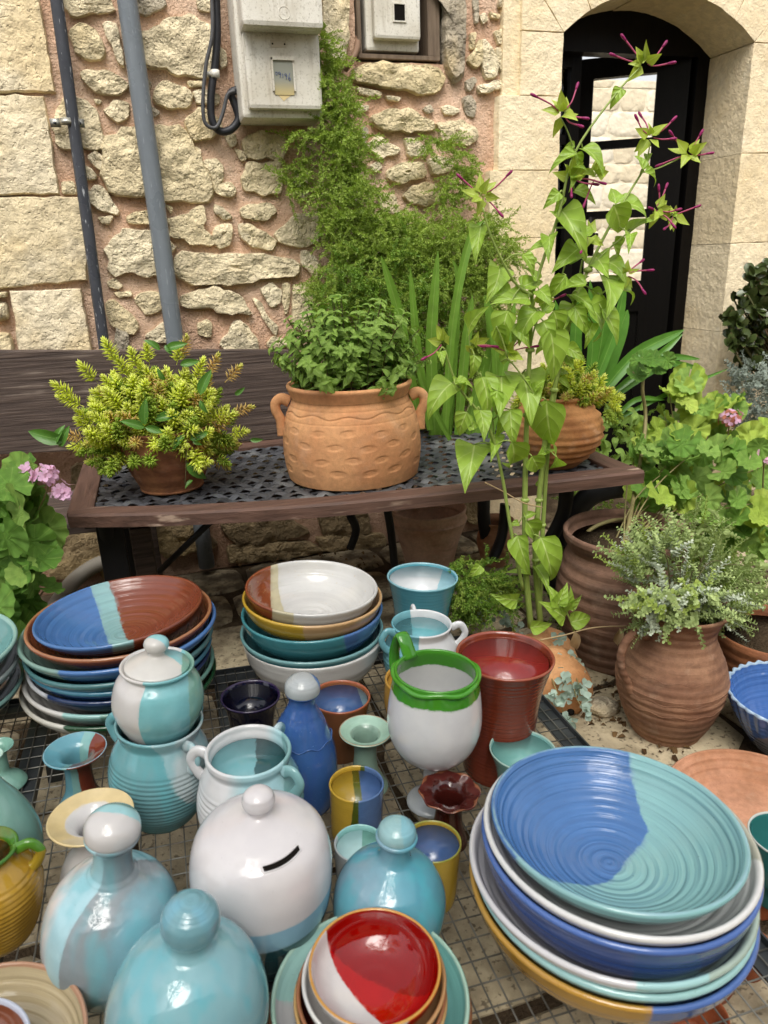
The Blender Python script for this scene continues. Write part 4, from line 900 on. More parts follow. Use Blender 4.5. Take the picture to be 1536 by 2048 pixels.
stopper(e, R, .325, 2.27, .33, dict(base='8fb9bd', splits=[('7fb9c6', (.8, 0, .2), .55, .1)], ring=(12, .8, 'r')))
# cups
CUPS = [
 ('tumbler', 'dark navy blue glazed cup behind the white grooved jar', 501, 1393, 59, 2.1, [(.62, 0), (.70, 0), (.72, .5), (.76, 1.2), (.86, 1.75), (1.0, 2.1)], dict(base=C_NAVY, rim=('2a1c40', 2.1)), .07),
 ('strainer_cup', 'brown cup with blue inside and drain holes behind the blue bottle', 681, 1394, 60, 2.1, [(.66, 0), (.74, 0), (.78, .5), (.86, 1.3), (1.0, 2.1)], dict(base='8a5530', drip=('5b3a22', .5), rim=('a4562f', 2.08)), .07),
 ('tumbler', 'yellow, olive and blue striped mug right of the blue bottle', 713, 1568, 55, 2.1, [(.84, 0), (.93, 0), (.96, .3), (.97, 1.2), (1.0, 2.1)], dict(base=C_YEL, splits=[('4f5a12', (1, -.1, -.12), -.22, .10), ('4f6f9f', (1, -.1, 0), .20, .04)], ring=(8, .8, 'z')), .08),
 ('tumbler', 'small white cup with aqua inside behind the turquoise bottle', 719, 1687, 51, 1.8, [(.80, 0), (.88, 0), (.95, .6), (1.0, 1.8)], dict(base='b9bec0', splits=[('8fc9c4', (0, .9, -.0), .3, .1)]), .08),
 ('tumbler', 'yellow cup with blue inside at the centre front', 866, 1683, 57, 2.45, [(.80, 0), (.88, 0), (.95, .6), (.97, 1.6), (1.0, 2.45)], dict(base='b3941f', drip=('7d6f1c', .5), rim=('8f8f30', 2.47)), .07),
 ('tall_tumbler', 'tall brick red cup with flared rim', 1010, 1311, 98, 2.7, [(.64, 0), (.72, 0), (.74, .4), (.75, 1.2), (.80, 1.9), (.92, 2.45), (1.0, 2.7)], dict(base='7d2d12', drip=('54200c', .6), ring=(9, 1, 'z'), rim=('9c4a30', 2.71)), .055),
 ('tall_tumbler', 'turquoise cup with white inside at the back of the table', 845, 1154, 71, 2.1, [(.64, 0), (.70, 0), (.74, .5), (.82, 1.3), (.93, 1.85), (1.0, 2.1)], dict(base='4f9cae', ring=(8, .8, 'z'), rim=('8fc4d0', 2.11)), .055),
 ('tumbler', 'small turquoise flared cup behind the large bowl stack', 1046, 1500, 67, 1.8, [(.55, 0), (.62, 0), (.66, .5), (.78, 1.2), (1.0, 1.8)], dict(base='7fb9b4', ring=(9, 1, 'z'), rim=('a9c9bc', 1.8)), .05),
 ('mug', 'yellow mug mostly hidden behind the white goblet', 842, 1360, 74, 1.7, [(.7, 0), (.78, 0), (.92, .6), (1.0, 1.1), (.98, 1.7)], dict(base='c08f2c'), .07),
]
INN = {0: '08081c', 1: ('3f6399', [('7fa6b4', (.9, .2, 0), .62, .05)]), 2: ('b0901f', [('5b6318', (1, .1, 0), -.1, .1), ('47689c', (1, .1, 0), .15, .03)]), 3: ('a9cfd0', [('74aa9c', (1, 0, 0), .1, .03)]), 4: '3a5788', 5: '8f1a12', 6: ('d9dde0', [('a4d2e0', (.9, -.2, 0), .45, .06)]), 7: '74b0aa', 8: 'b98a2a'}
for i, (nm, lb, u, v, w_, k, o, ga, t) in enumerate(CUPS):
    e, R, mt = vessel(nm, lb, 'cup', u, v, w_, k, o, ga, t=t)
    inn = INN[i]; base, spl = (inn, []) if isinstance(inn, str) else inn
    lathe_obj('inner_glaze', ring_fine(prof_inner(o, t, None, .014), 6.5/1.0, .010, .15, k*.985), R, glaze('glaze_inner', base, R, spl, ring=(7, 1.6, 'z'), rough=.16), e, 48)
    if i == 1:
        for a in (100, 80, 90):
            hh = MB(); hh.lathe([(0, .0), (.05, .0), (.06, .012), (.05, .022), (0, .01)], 12); z = 1.25 if a != 90 else .85; a_ = math.radians(a+18); rr = (.86-.075-.01)*R
            hh2 = [v_*R for v_ in hh.V]; q = MB(); q.add(hh2, hh.F); q.build('drain_hole', M_dark, e, loc=(rr*math.cos(a_), rr*math.sin(a_), z*R), rot=(math.pi/2, 0, a_-math.pi/2))
# white goblet with green rim
e, R, mt = vessel('goblet_mug', 'big white goblet mug with dripping green rim and green handle', 'mug', 868, 1449, 93.6, 2.0, [(.50, 0), (.54, .0), (.50, .08), (.26, .2), (.20, .45), (.20, .9), (.30, 1.12), (.62, 1.28), (.88, 1.6), (1.0, 2.05), (.99, 2.5), (.92, 3.0), (.87, 3.3)],
  dict(base='d8d7d8', splits=[(C_GREEN, (0, 0, 1), 2.93, .16, .02), ('aab0b4', (0, 0, -1), -.6, .3, .2)]), t=.06, floor=1.4)
m = MB(); m.tube([(R*(.895+.02*math.sin(5*a))*math.cos(a), R*(.895+.02*math.sin(5*a))*math.sin(a), R*(3.24+.02*math.sin(7*a))) for a in [i*math.pi/48 for i in range(96)]], .055*R, 8, closed=True); m.build('green_rim', glaze('glaze_green', C_GREEN, R), e)
hg = glaze('glaze_green', '3a8a10', R); a = math.radians(128); handle(e, loop(R, a, 3.22, 2.3, .80, .97, 1.35, .42), .15*R, hg, .45, n=12)
# small white amphora
e, R, mt = vessel('two_handled_jar', 'small white and turquoise jar with loop handles behind the goblet mug', 'jar', 841, 1312, 75, 1.0, [(.55, 0), (.62, 0), (.85, .4), (1.0, 1.0), (.93, 1.4), (.78, 1.7), (.76, 1.8), (.80, 1.95)],
  dict(base='d7d9dc', splits=[('6fb0bc', (-.95, -.1, 0), .18, .08)]), fine=(8, .016, .1, 1.4), t=.06)
for a in (math.radians(0), math.radians(205), math.radians(100)): handle(e, loop(R, a, 1.85, 1.35, .78, .92, 1.15, .08), .06*R, mt, 1.5)
lathe_obj('inner_glaze', [(.72, 1.80), (.70, 1.75), (.82, 1.4), (.92, 1.0), (.5, .15), (0, .14)], R, glaze('glaze_inner', '62aab4', R, [('4a7f86', (-1, 0, 0), .25, .05)], ring=(9, 1, 'z')), e, 48)
# trumpet vases
TR = [(.70, 0), (.86, .0), (.90, .06), (.72, .35), (.52, .75), (.45, 1.2), (.44, 1.7), (.52, 2.08), (.78, 2.26), (1.0, 2.34)]
vessel('trumpet_vase', 'pale mint trumpet vase with wide flat rim next to the goblet mug', 'vase', 731, 1461, 53, 2.5, [(r, z*1.06) for r, z in TR], dict(base='84a393', splits=[('a9d0bb', (0, 0, 1), 2.36, .03)], rim=('b0967a', 2.52), ring=(8, .8, 'z')), t=.07)
vessel('trumpet_vase', 'turquoise trumpet vase with brown right side, left of the lidded jar', 'vase', 151, 1501, 60, 2.34, TR, dict(base='62a3b4', splits=[('7fb3b0', (1, 0, 0), -.06, .02), ('7a3119', (1, -.12, 0), .22, .12)], rim=('8fb9c8', 2.385)), t=.07)
vessel('trumpet_vase', 'white vase with wide cream rim behind the front left bottle', 'vase', 182, 1633, 82, 2.2, [(.66, 0), (.74, 0), (.88, .3), (.90, .6), (.74, 1.0), (.46, 1.35), (.37, 1.65), (.42, 1.9), (.70, 2.12), (1.0, 2.2)], dict(base='cfcccb', splits=[(C_CREAM, (0, 0, 1), 2.13, .03)]), t=.06)
def ruffle(nl, am, zz0): 
    def f(r, z, a, i):
        k = 1+am*math.cos(nl*a)*max(0, min(1, (z-zz0[0])/(zz0[1]-zz0[0]))); return Vector((r*k*math.cos(a), r*k*math.sin(a), z+(r*.06*math.sin(nl*a) if z > zz0[0] else 0)*.5))
    return f
p_, R_ = fit(899, 1583, 61, 2.0, TT)
vessel('fluted_vase', 'dark brown vase with fluted flower shaped rim', 'vase', 0, 0, 0, 0, [(.55, 0), (.66, 0), (.68, .1), (.52, .6), (.45, 1.1), (.46, 1.6), (.6, 1.85), (.85, 1.96), (1.0, 2.0)], dict(base='3f120c', rim=('8a5334', 2.03), splits=[('55201a', (0, 0, 1), 1.95, .02)]), t=.06, at=(p_, R_), warp=ruffle(8, .035, (1.8*R_, 2.0*R_)), n=96)
p_, R_ = fit(-7, 1690, 85, .8, TT)
vessel('ruffled_vase', 'celadon green vase with ruffled mouth at the left picture edge', 'vase', 0, 0, 0, 0, [(.66, 0), (.74, 0), (.95, .4), (1.0, .8), (.93, 1.3), (.70, 1.9), (.42, 2.4), (.26, 2.8), (.24, 3.05), (.36, 3.25), (.46, 3.32)], dict(base='83b3a8', splits=[('4a6fa8', (-.3, -.9, 0), .86, .1)], rim=('b9dccb', 3.33)), t=.05, at=(p_, R_), warp=ruffle(4, .16, (3.1*R_, 3.3*R_)), n=72)
vessel('trumpet_vase', 'sea green vase foot peeking out behind the celadon vase at left', 'vase', -4, 1492, 36, 2.5, [(1.3*r if z < .7 else r*.8, z*1.06) for r, z in TR], dict(base='7fb0a0'), t=.07)
e, R, mt = vessel('two_handled_jar', 'yellow ribbed jar with green rim at the left picture edge', 'jar', -17, 1781, 95, 1.15, [(.6, 0), (.68, 0), (.86, .45), (1.0, 1.15), (.92, 1.55), (.66, 1.9), (.55, 2.02), (.60, 2.14), (.66, 2.2)], dict(base='b98f12', drip=('8a6a10', .5), splits=[('3f7a1a', (0, 0, 1), 2.06, .12)]), fine=(9, .014, .1, 1.7), t=.08)
handle(e, loop(R, math.radians(12), 2.12, 1.62, .62, .86, 1.06, .08), .085*R, glaze('glaze_handle', 'a98f14', R, [('4f8a1a', (0, 0, 1), 2.05, .2)]), 1.3)
lathe_obj('inner_glaze', [(.52, 2.05), (.48, 1.98), (.6, 1.8), (.85, 1.3), (.5, .2), (0, .2)], R, glaze('glaze_inner', '3f240c', R), e, 40)
# right-edge cups
for i, (v, lb) in enumerate(((1672, 'teal cup with pale rim at the right picture edge'), (1712, 'dark teal cup below the other at the right picture edge'))):
    vessel('tumbler', lb, 'cup', 1568, v, 66, 1.5-.0*i, [(.7, 0), (.78, 0), (.9, .6), (1.0, 1.5)], dict(base='2f7a78', rim=('c9cfc8', 1.49)), z0=.12-.07*i)
# ================================================================== terracotta things
def tvessel(name, label, cat, u, v, w, k, outer, z0, mat, t=.07, floor=None, n=72, fine=None, warp=None, at=None, tilt=(0, 0), group=None):
    return vessel(name, label, cat, u, v, w, k, outer, None, t=t, floor=floor, z0=z0, n=n, fine=fine, warp=warp, mat=mat, at=at, tilt=tilt, group=group)
BZ = SZ-.002
# mint pot: dimples and an incised wavy line are pressed into the wall
pm, Rm = fit(704, 878, 137, .50, BZ)
rnd = random.Random(5); DIM = []
for j, z in enumerate((.24, .42, .60, .78)):
    for i in range(14): DIM.append((2*math.pi*(i+.5*(j % 2))/14+rnd.uniform(-.05, .05), z+rnd.uniform(-.02, .02), rnd.uniform(-.25, .35)))
def mintwarp(r, z, a, i):
    rr, zz = r/Rm, z/Rm
    if i < OUTN:
        d = 0
        for da, dz, tl in DIM:
            ang = (a-da+math.pi) % (2*math.pi)-math.pi
            if abs(ang) < .16 and abs(zz-dz) < .1:
                u = ang/.105; v = (zz-dz-tl*ang*.5)/.048; q = u*u+v*v
                if q < 1: d = max(d, min(1, (1-q)*2.6)*(.75+.25*q))
        wl = .985+.022*math.sin(a*11)+.006*math.sin(a*5)
        rr -= .011*d + .016*math.exp(-((zz-wl)/.010)**2)+.008*math.exp(-((zz-1.06)/.012)**2)+.006*math.exp(-((zz-.9)/.01)**2)
    return Vector((rr*Rm*math.cos(a), rr*Rm*math.sin(a), z))
def fine_prof(pr, step):
    out = []
    for (a, b), (c, d) in zip(pr, pr[1:]):
        k = max(1, int(math.hypot(c-a, d-b)/step)); out += [(a+(c-a)*i/k, b+(d-b)*i/k) for i in range(k)]
    return out+[pr[-1]]
om = [(.90, 0), (.935, .0), (.95, .03), (.985, .2), (1.0, .45), (.975, .75), (.91, .96), (.85, 1.08), (.83, 1.14), (.86, 1.23), (.89, 1.30)]
prm = prof_open(om, .07, 1.05); prm = [q for q in prm]
of = fine_prof(prm, .009)
zr_ = max(z for r, z in of); OUTN = [i for i, (r, z) in enumerate(of) if z == zr_][0]
M_mintclay = clay('orange_terracotta', 'cf9a6c', 'bc845a', '987458', Rm, None, .22)
epot = tag(empty('potted_mint', pm, ROT), 'wide dimpled terracotta pot with bushy mint on the woven bench', 'potted plant')
m = MB(); m.lathe(scale_prof(of, Rm), 220, warp=mintwarp); m.build('pot', M_mintclay, epot)
for a, dn in ((math.radians(186), 1), (math.radians(0), .85)):
    f = lambda r, z, da=0: (r*Rm*math.cos(a+da), r*Rm*math.sin(a+da), z*Rm)
    handle(epot, [f(.86, 1.10), f(.97, 1.15), f(1.055, 1.09), f(1.06, .98), f(1.01, .86), f(.995, .74), f(.985, .62)], .046*Rm, M_mintclay, 1.5, n=12)
lathe_obj('soil', [(.84, 1.16), (.5, 1.18), (0, 1.19)], Rm, M_soil, epot, 40)
# sedum pot
ps, Rs = fit(334, 893, 88, .95, BZ)
M_sedclay = clay('brown_terracotta', '9a6a48', '7d5038', '5b3a2c', Rs, (3.5, 1.0), .12, dk=.6)
esed = tag(empty('potted_sedum', ps, ROT), 'brown terracotta pot overflowing with golden sedum at the left end of the bench', 'potted plant')
lathe_obj('pot', prof_open([(.64, 0), (.69, 0), (.71, .04), (.70, .08), (.80, .3), (.93, .62), (1.0, .95), (.98, 1.25), (1.02, 1.38)], .07, 1.05), Rs, M_sedclay, esed, 72)
lathe_obj('soil', [(.93, 1.22), (.5, 1.26), (0, 1.28)], Rs, M_soil, esed, 40)
# ribbed round pot
pr_, Rr_ = fit(1110, 862, 93, .72, BZ)
erib = tag(empty('potted_sedum', pr_, ROT), 'round ribbed terracotta pot with sedum at the right end of the bench', 'potted plant')
o = ring_fine(prof_open([(.48, 0), (.52, 0), (.72, .2), (.94, .5), (1.0, .75), (.94, 1.05), (.74, 1.3), (.62, 1.38), (.66, 1.46)], .08, 1.2), 6.5, .030, .12, 1.28)
lathe_obj('pot', o, Rr_, clay('ribbed_terracotta', 'c08a58', 'a06a40', '6b4a34', Rr_, None, .3), erib, 72)
lathe_obj('soil', [(.58, 1.33), (0, 1.36)], Rr_, M_soil, erib, 32)
# pots under the bench
for nm, lb, u, v, w_, k, o, z0, cm in (
  ('terracotta_pot', 'faded pink terracotta pot under the bench', 857, 1016, 77, 1.72, [(.55, 0), (.62, 0), (.70, .5), (.84, 1.0), (.98, 1.38), (1.0, 1.45), (.95, 1.5), (.98, 1.7)], 0, ('dcb8a2', 'c49c86', '8f7868')),
  ('terracotta_jar', 'narrow terracotta jar in shadow under the right end of the bench', 992, 1040, 36, 2.6, [(.6, 0), (.7, 0), (1.0, 1.0), (1.05, 1.6), (.85, 2.3), (1.0, 2.6)], 0, ('b98a6a', '9a6f54', '6b4f3f'))):
    tvessel(nm, lb, 'pot', u, v, w_, k, o, z0, lambda R, cm=cm: clay('pale_terracotta', *cm, R=R, bloom=.4, ring=(2.2, 1)))
# large dark ribbed pot behind the jug
ebig, Rbig, _ = tvessel('potted_geranium', 'large dark ribbed terracotta pot with geranium behind the jug', 'potted plant', 1243, 1183, 128, 1.05, [(.72, 0), (.78, 0), (.84, .2), (.97, .75), (1.0, 1.1), (.95, 1.5), (.86, 1.75), (.84, 1.82), (.92, 1.95), (.93, 2.05)], 0, lambda R: clay('dark_terracotta', '8a6a58', '705546', '483a32', R, (5.5, 1.4), .25, dk=.6), fine=(5, .006, .55, 1.7))
lathe_obj('soil', [(.84, 1.9), (0, 1.93)], Rbig, M_soil, ebig, 32)
# jug
ejug, Rj, mj = tvessel('potted_silver_plant', 'brown ribbed clay jug with handle and silver trailing plant', 'potted plant', 1341, 1360, 106, 1.05, [(.58, 0), (.64, 0), (.66, .05), (.86, .5), (1.0, 1.08), (.93, 1.5), (.78, 1.85), (.70, 2.05), (.71, 2.25), (.80, 2.48), (.89, 2.62)], 0, lambda R: clay('brown_jug_clay', '98735a', '7d5a46', '563c30', R, (6, 1.0), .22, dk=.5), fine=(7, .004, .1, 2.3))
a = math.radians(202); f = lambda r, z: (r*Rj*math.cos(a), r*Rj*math.sin(a), z*Rj)
handle(ejug, [f(.70, 2.16), f(.92, 2.30), f(1.14, 2.18), f(1.24, 1.90), f(1.18, 1.58), f(1.04, 1.30), f(.97, 1.1)], .085*Rj, mj, .75, n=12)
for zz in (1.52, 1.2, 1.12, .86):
    m = MB(); N_ = 110; pr = prof_closed([(.58, 0), (.64, 0), (.66, .05), (.86, .5), (1.0, 1.08), (.93, 1.5), (.72, 1.82)])
    def rz(z):
        for (r0, a0), (r1, a1) in zip(pr, pr[1:]):
            if a0 <= z <= a1 and a1 > a0: return r0+(r1-r0)*(z-a0)/(a1-a0)
        return .9
    m.tube([((rz(q_ := zz+.025*math.sin(b*(13 if zz != 1.2 else 0)))+.004)*Rj*math.cos(b), (rz(q_)+.004)*Rj*math.sin(b), q_*Rj) for b in [2*math.pi*i/N_ for i in range(N_)]], .006*Rj, 5, closed=True); m.build('incised_line', mj, ejug)
lathe_obj('soil', [(.74, 2.45), (0, 2.5)], Rj, M_soil, ejug, 32)
# trough pot at the right edge
etr, Rt, _ = tvessel('terracotta_planter', 'brown terracotta planter at the right picture edge behind the jug', 'pot', 1545, 1262, 112, 1.1, [(.8, 0), (.86, 0), (.95, .6), (1.0, 1.0), (1.0, 1.1)], 0, lambda R: clay('planter_clay', '9c6644', '80503a', '5b3d2d', R, (5, 1), .2))
lathe_obj('soil', [(.9, .95), (0, .98)], Rt, M_soil, etr, 32)
# wide terracotta dish on the ground, right of the table
pd, Rd = fit(1512, 1612, 172, .32, 0)
o = lathe_obj('terracotta_dish', prof_open([(.5, 0), (.6, 0), (.8, .12), (.95, .26), (1.0, .32)], .05, .07), Rd, clay('orange_dish_clay', 'bd8c70', 'a67658', '7f5a46', Rd, (14, 1.2), .35), None, 80, loc=pd, rot=ROT); tag(o, 'wide shallow terracotta dish behind the big bowl stack', 'dish')
# small pots under the mesh at the lower right
for i, (u, v, w_, lb) in enumerate(((1430, 1925, 52, 'small copper brown pot under the mesh below the big bowls'), (1500, 1890, 46, 'small copper brown pot under the mesh near the right edge'), (1524, 1775, 40, 'small copper brown pot beside the right table rail'), (1395, 2030, 60, 'terracotta saucer pot on the ground under the mesh corner'))):
    tvessel('small_clay_pot', lb, 'pot', u, v, w_, 1.4, [(.6, 0), (.68, 0), (.85, .7), (.95, 1.25), (1.0, 1.4)], 0.0, lambda R: clay('copper_clay', 'a05a3a', '8a4a2e', '5b3020', R, None, .1, .5), n=40)
# knobbly log-shaped planter with the tall plant
PLB = onZ(1128, 1425, .0)
def log_planter():
    p0, p1 = onZ(1062, 1262, .10), onZ(1128, 1400, .06); d = (p1-p0); L = d.length; d.normalize(); s = Vector((d.y, -d.x, 0)); m = MB(); V = []; N = 22; K = 20
    for i in range(N+1):
        t = i/N; c = p0.lerp(p1, t); r = .088*(1-.35*max(0, t-.75)*4*max(0, t-.75))*(.55+.45*min(1, t*6))*(1 if t < .97 else .6)
        for k in range(K):
            a = 2*math.pi*k/K; rr = r*(1+.10*mn.noise(Vector((t*3, math.cos(a), math.sin(a)+4)))); z = math.sin(a)*rr*.95; q = c+s*math.cos(a)*rr+Vector((0, 0, z))
            if t < .62 and math.sin(a) > .55: q.z -= .055
            q.z = max(q.z, .004); V.append(q)
    F = [(i*K+k, i*K+(k+1) % K, (i+1)*K+(k+1) % K, (i+1)*K+k) for i in range(N) for k in range(K)]+[tuple(range(K-1, -1, -1)), tuple(N*K+k for k in range(K))]
    return m.add(V, F), p0, p1
lp, lp0, lp1 = log_planter()
M_log = clay('tan_log_clay', 'c9976a', 'b07c50', '7a5a40', .12, None, .25)
emir = tag(empty('flowering_plant', lp0), 'tall green plant with magenta trumpet flowers in a log shaped clay planter', 'potted plant')
lp.V = [v-lp0 for v in lp.V]; lp.build('planter', M_log, emir)
for u, v in ((1122, 1432), (1142, 1424)):
    q = onZ(u, v, .045)-lp0; m = MB(); m.lathe([(0, -.006), (.008, -.006), (.008, .004), (0, .005)], 10); m.build('planter_hole', M_dark, emir, loc=q, rot=(math.radians(60), 0, 0))
# rocks on the ground
for u, v, w_, lb in ((1205, 1415, 26, 'grey pebble rock on the paving beside the jug'),):
    p, R = fit(u, v, w_, .4, 0); m = MB(); V = []
    bm = bmesh.new(); bmesh.ops.create_icosphere(bm, subdivisions=3, radius=R)
    for v_ in bm.verts: v_.co = Vector((v_.co.x*1.3, v_.co.y, v_.co.z*.7))*(1+.25*mn.noise(v_.co*25))
    me = bpy.data.meshes.new('rock'); bm.to_mesh(me); bm.free(); me.polygons.foreach_set('use_smooth', [True]*len(me.polygons))
    tag(link('rock', me, M_limegrey, loc=(p.x, p.y, R*.45)), lb, 'rock')
# ================================================================== foliage
def leafmat(name, a, b, vein=None, rough=.42, trans=.25, vfreq=0, edge=None, spec=.4):
    m = NT(name, rough, spec); g = m.n('ShaderNodeNewGeometry'); r = g.outputs['Random Per Island']
    c = m.mix(r, a, b); uv = m.sep(m.tc('UV'))
    if vein:
        au = m.math('ABSOLUTE', m.math('SUBTRACT', uv[0], .5)); w = m.ss(au, .035, .012)
        if vfreq:
            s = m.math('SUBTRACT', uv[1], m.math('MULTIPLY', au, .55)); v2 = m.ss(m.math('ABSOLUTE', m.math('SINE', m.math('MULTIPLY', s, vfreq))), .12, .02); w = m.math('MAXIMUM', w, m.math('MULTIPLY', v2, .55))
            m.bump(m.math('ABSOLUTE', m.math('SINE', m.math('MULTIPLY', s, vfreq))), .003, .5)
        c = m.mix(m.math('MULTIPLY', w, .75), c, vein)
    if edge: c = m.mix(m.ss(uv[1], edge[1], edge[2]), c, edge[0])
    c = var(m, c, .15, 25, pos(m)); m.col(c)
    tr = m.n('ShaderNodeBsdfTranslucent'); m.put(tr.inputs[0], m.mix(1.0, c, (1.1, 1.15, .6, 1), 'MULTIPLY')); mx = m.n('ShaderNodeMixShader'); mx.inputs[0].default_value = trans
    m.t.links.new(m.b.outputs[0], mx.inputs[1]); m.t.links.new(tr.outputs[0], mx.inputs[2]); m.t.links.new(mx.outputs[0], m.out.inputs[0]); return m.m
def leaf_geo(L, Wd, shape, fold=.3, droop=.5, n=7, cols=4, wave=0, twist=0):
    """leaf along +x, face up +z; returns V, F, UV"""
    V = []; U = []; F = []; x = z = 0; prev = 0
    for i in range(n+1):
        t = i/n
        if i: ang = -droop*(t-.5/n); x += L/n*math.cos(ang); z += L/n*math.sin(ang)
        hw = Wd*shape(t)
        for k in range(cols+1):
            s = 2*k/cols-1; y = s*hw; dz = s*s*hw*fold*1.5+wave*Wd*math.sin(t*14+s*2)*abs(s)
            tw = twist*t; V.append(Vector((x, y*math.cos(tw)-dz*math.sin(tw), z+dz*math.cos(tw)+y*math.sin(tw)))); U.append(((s+1)/2, t))
    c = cols+1
    for i in range(n):
        for k in range(cols): F.append((i*c+k, i*c+k+1, (i+1)*c+k+1, (i+1)*c+k))
    return V, F, U
OVATE = lambda t: max(.02, (math.sin(math.pi*min(1, t**.72))**.9)*(1-.25*t))
HEART = lambda t: max(.01, math.sin(math.pi*t**.5)**.8*(1-.45*t)*1.15)
LANCE = lambda t: max(.01, math.sin(math.pi*t**.8)**.8)
STRAP = lambda t: max(.02, min(1, .7+t)*(1-max(0, t-.55)**2*4.6))
ROUND = lambda t: max(.02, math.sqrt(max(0, 1-(2*t-1)**2)))
def lm(base, d, up=Vector((0, 0, 1)), s=1.0):
    d = Vector(d).normalized(); u = Vector(up)-d*Vector(up).dot(d)
    if u.length < 1e-4: u = d.orthogonal()
    u.normalize(); y = u.cross(d); M = Matrix((d, y, u)).transposed().to_4x4()
    return Matrix.Translation(base) @ M @ Matrix.Diagonal((s, s, s, 1))
def put(parent, name, meshes, mats, limit=300, stuff_name='foliage'):
    """mats: (mesh index, world matrix); the nearest `limit` become objects, the rest one mesh"""
    base = Matrix.Translation(-parent.location) if parent.rotation_euler.z == 0 else (Matrix.Translation(parent.location) @ parent.rotation_euler.to_matrix().to_4x4()).inverted()
    order = sorted(range(len(mats)), key=lambda i: (mats[i][1].translation-EYE).length)
    for i in order[:limit]:
        o = link(name, meshes[mats[i][0]], None, parent); o.matrix_basis = base @ mats[i][1]
    rest = order[limit:]
    if rest:
        mb = MB(); data = {}
        for i in rest:
            k, M = mats[i]; me = meshes[k]
            if k not in data:
                uv = me.uv_layers[0].data; uvm = {}
                for l in me.loops: uvm[l.vertex_index] = tuple(uv[l.index].uv)
                data[k] = ([v.co.copy() for v in me.vertices], [tuple(p.vertices) for p in me.polygons], [uvm.get(j, (0, 0)) for j in range(len(me.vertices))])
            V, F, U = data[k]; X = base @ M; mb.add([X @ v for v in V], F, U)
        stuff(mb.build(stuff_name, meshes[rest and mats[rest[0]][0]].materials[0], parent))
def mk(name, geo, mat):
    V, F, U = geo; me = mesh(name, V, F, True, U); me.materials.append(mat); return me
def tolocal(parent, p):
    return (Matrix.Translation(parent.location) @ parent.rotation_euler.to_matrix().to_4x4()).inverted() @ Vector(p)
def stem(parent, pts, r0, r1, mat, name='stem', sm=5, n=7):
    P = cmr([tolocal(parent, p) for p in pts], sm); k = len(P); m = MB(); m.tube(P, [r0+(r1-r0)*i/(k-1) for i in range(k)], n); return m.build(name, mat, parent)
rn = random.Random(21); U_ = rn.uniform
def rdir(): 
    while True:
        v = Vector((U_(-1, 1), U_(-1, 1), U_(-1, 1)))
        if .1 < v.length < 1: return v.normalized()
TOC = (EYE-Vector((.5, 2, .6))).normalized()          # roughly towards the viewer
# ---------------------------------------------------------------- tall flowering plant
M_mir = leafmat('bright_green_leaf', '779f30', 'a8c44e', 'c8da88', .4, .32, 14)
M_mirstem = leafmat('green_stem', '87a04a', '98a858', None, .45, .05)
M_bract = leafmat('lime_bract', '9fb63a', 'b4c455', 'cdd88c', .45, .3)
M_mag = leafmat('magenta_petal', 'a81e7a', '8f2450', None, .45, .2); M_tube = leafmat('pink_flower_tube', 'c0567c', 'b04a6c', None, .5, .15)
YM = 1.585
def yp(x, y, dy=0): return onY(x, y, YM+dy)
STEMS = [([(1062, 1255), (1052, 1140), (1050, 1000), (1054, 830), (1060, 700), (1064, 590)], .0105, .007, 0), ([(1082, 1255), (1071, 1120), (1078, 1000), (1094, 850), (1108, 780), (1140, 640), (1176, 540), (1232, 430), (1284, 345)], .010, .004, .01),
 ([(1078, 1250), (1086, 1050), (1098, 880), (1112, 775)], .008, .007, .02), ([(1112, 775), (1128, 700), (1150, 600), (1165, 520)], .006, .004, .04), ([(1064, 590), (1090, 510), (1120, 420), (1150, 305), (1230, 190), (1280, 135)], .007, .003, .0),
 ([(1150, 305), (1136, 265), (1124, 240)], .003, .0025, 0), ([(1064, 590), (1030, 565), (985, 480), (966, 415)], .006, .003, -.02), ([(1176, 540), (1215, 500), (1270, 455), (1310, 430), (1345, 430)], .004, .0025, .02), ([(1284, 345), (1320, 335), (1368, 312)], .003, .0025, .01), ([(1284, 345), (1296, 310), (1300, 285)], .003, .0025, .01),
 ([(1046, 1180), (1022, 1060), (1002, 940), (975, 850), (916, 772), (890, 700)], .006, .0035, -.02), ([(1060, 700), (1075, 640), (1120, 560), (1140, 500), (1170, 475)], .004, .0025, .03), ([(1140, 640), (1200, 590), (1245, 555)], .004, .0025, .0), ([(1150, 305), (1148, 330), (1142, 352)], .003, .002, .0), ([(1100, 840), (1050, 760), (1015, 715)], .004, .0025, -.03), ([(985, 840), (960, 760), (940, 700)], .004, .0025, .02)]
SP = []
for pts, r0, r1, dy in STEMS:
    wp_ = [yp(x, y, dy) for x, y in pts]; r0 *= .9 if pts[0][1] > 1100 else .62; r1 *= .62; stem(emir, wp_, r0, r1, M_mirstem); SP += cmr(wp_, 8)
    for x, y in pts[1:-1]:
        if r0 > .006: m = MB(); m.lathe([(0, -.008), (r0*1.15, -.004), (r0*1.3, 0), (r0*1.1, .004), (0, .008)], 8); m.build('stem_node', M_mirstem, emir, loc=tolocal(emir, yp(x, y, dy)))
ML = [mk('leaf', leaf_geo(1, .29, HEART, .25, dr, 14, 6, .035, tw), M_mir) for dr, tw in ((.7, .3), (1.3, -.3), (1.8, .25), (1.2, .6))]
MLn = [mk('leaf', leaf_geo(1, .22, HEART, .45, dr, 14, 6, .06, tw), M_mir) for dr, tw in ((1.1, .5), (1.7, -.6))]
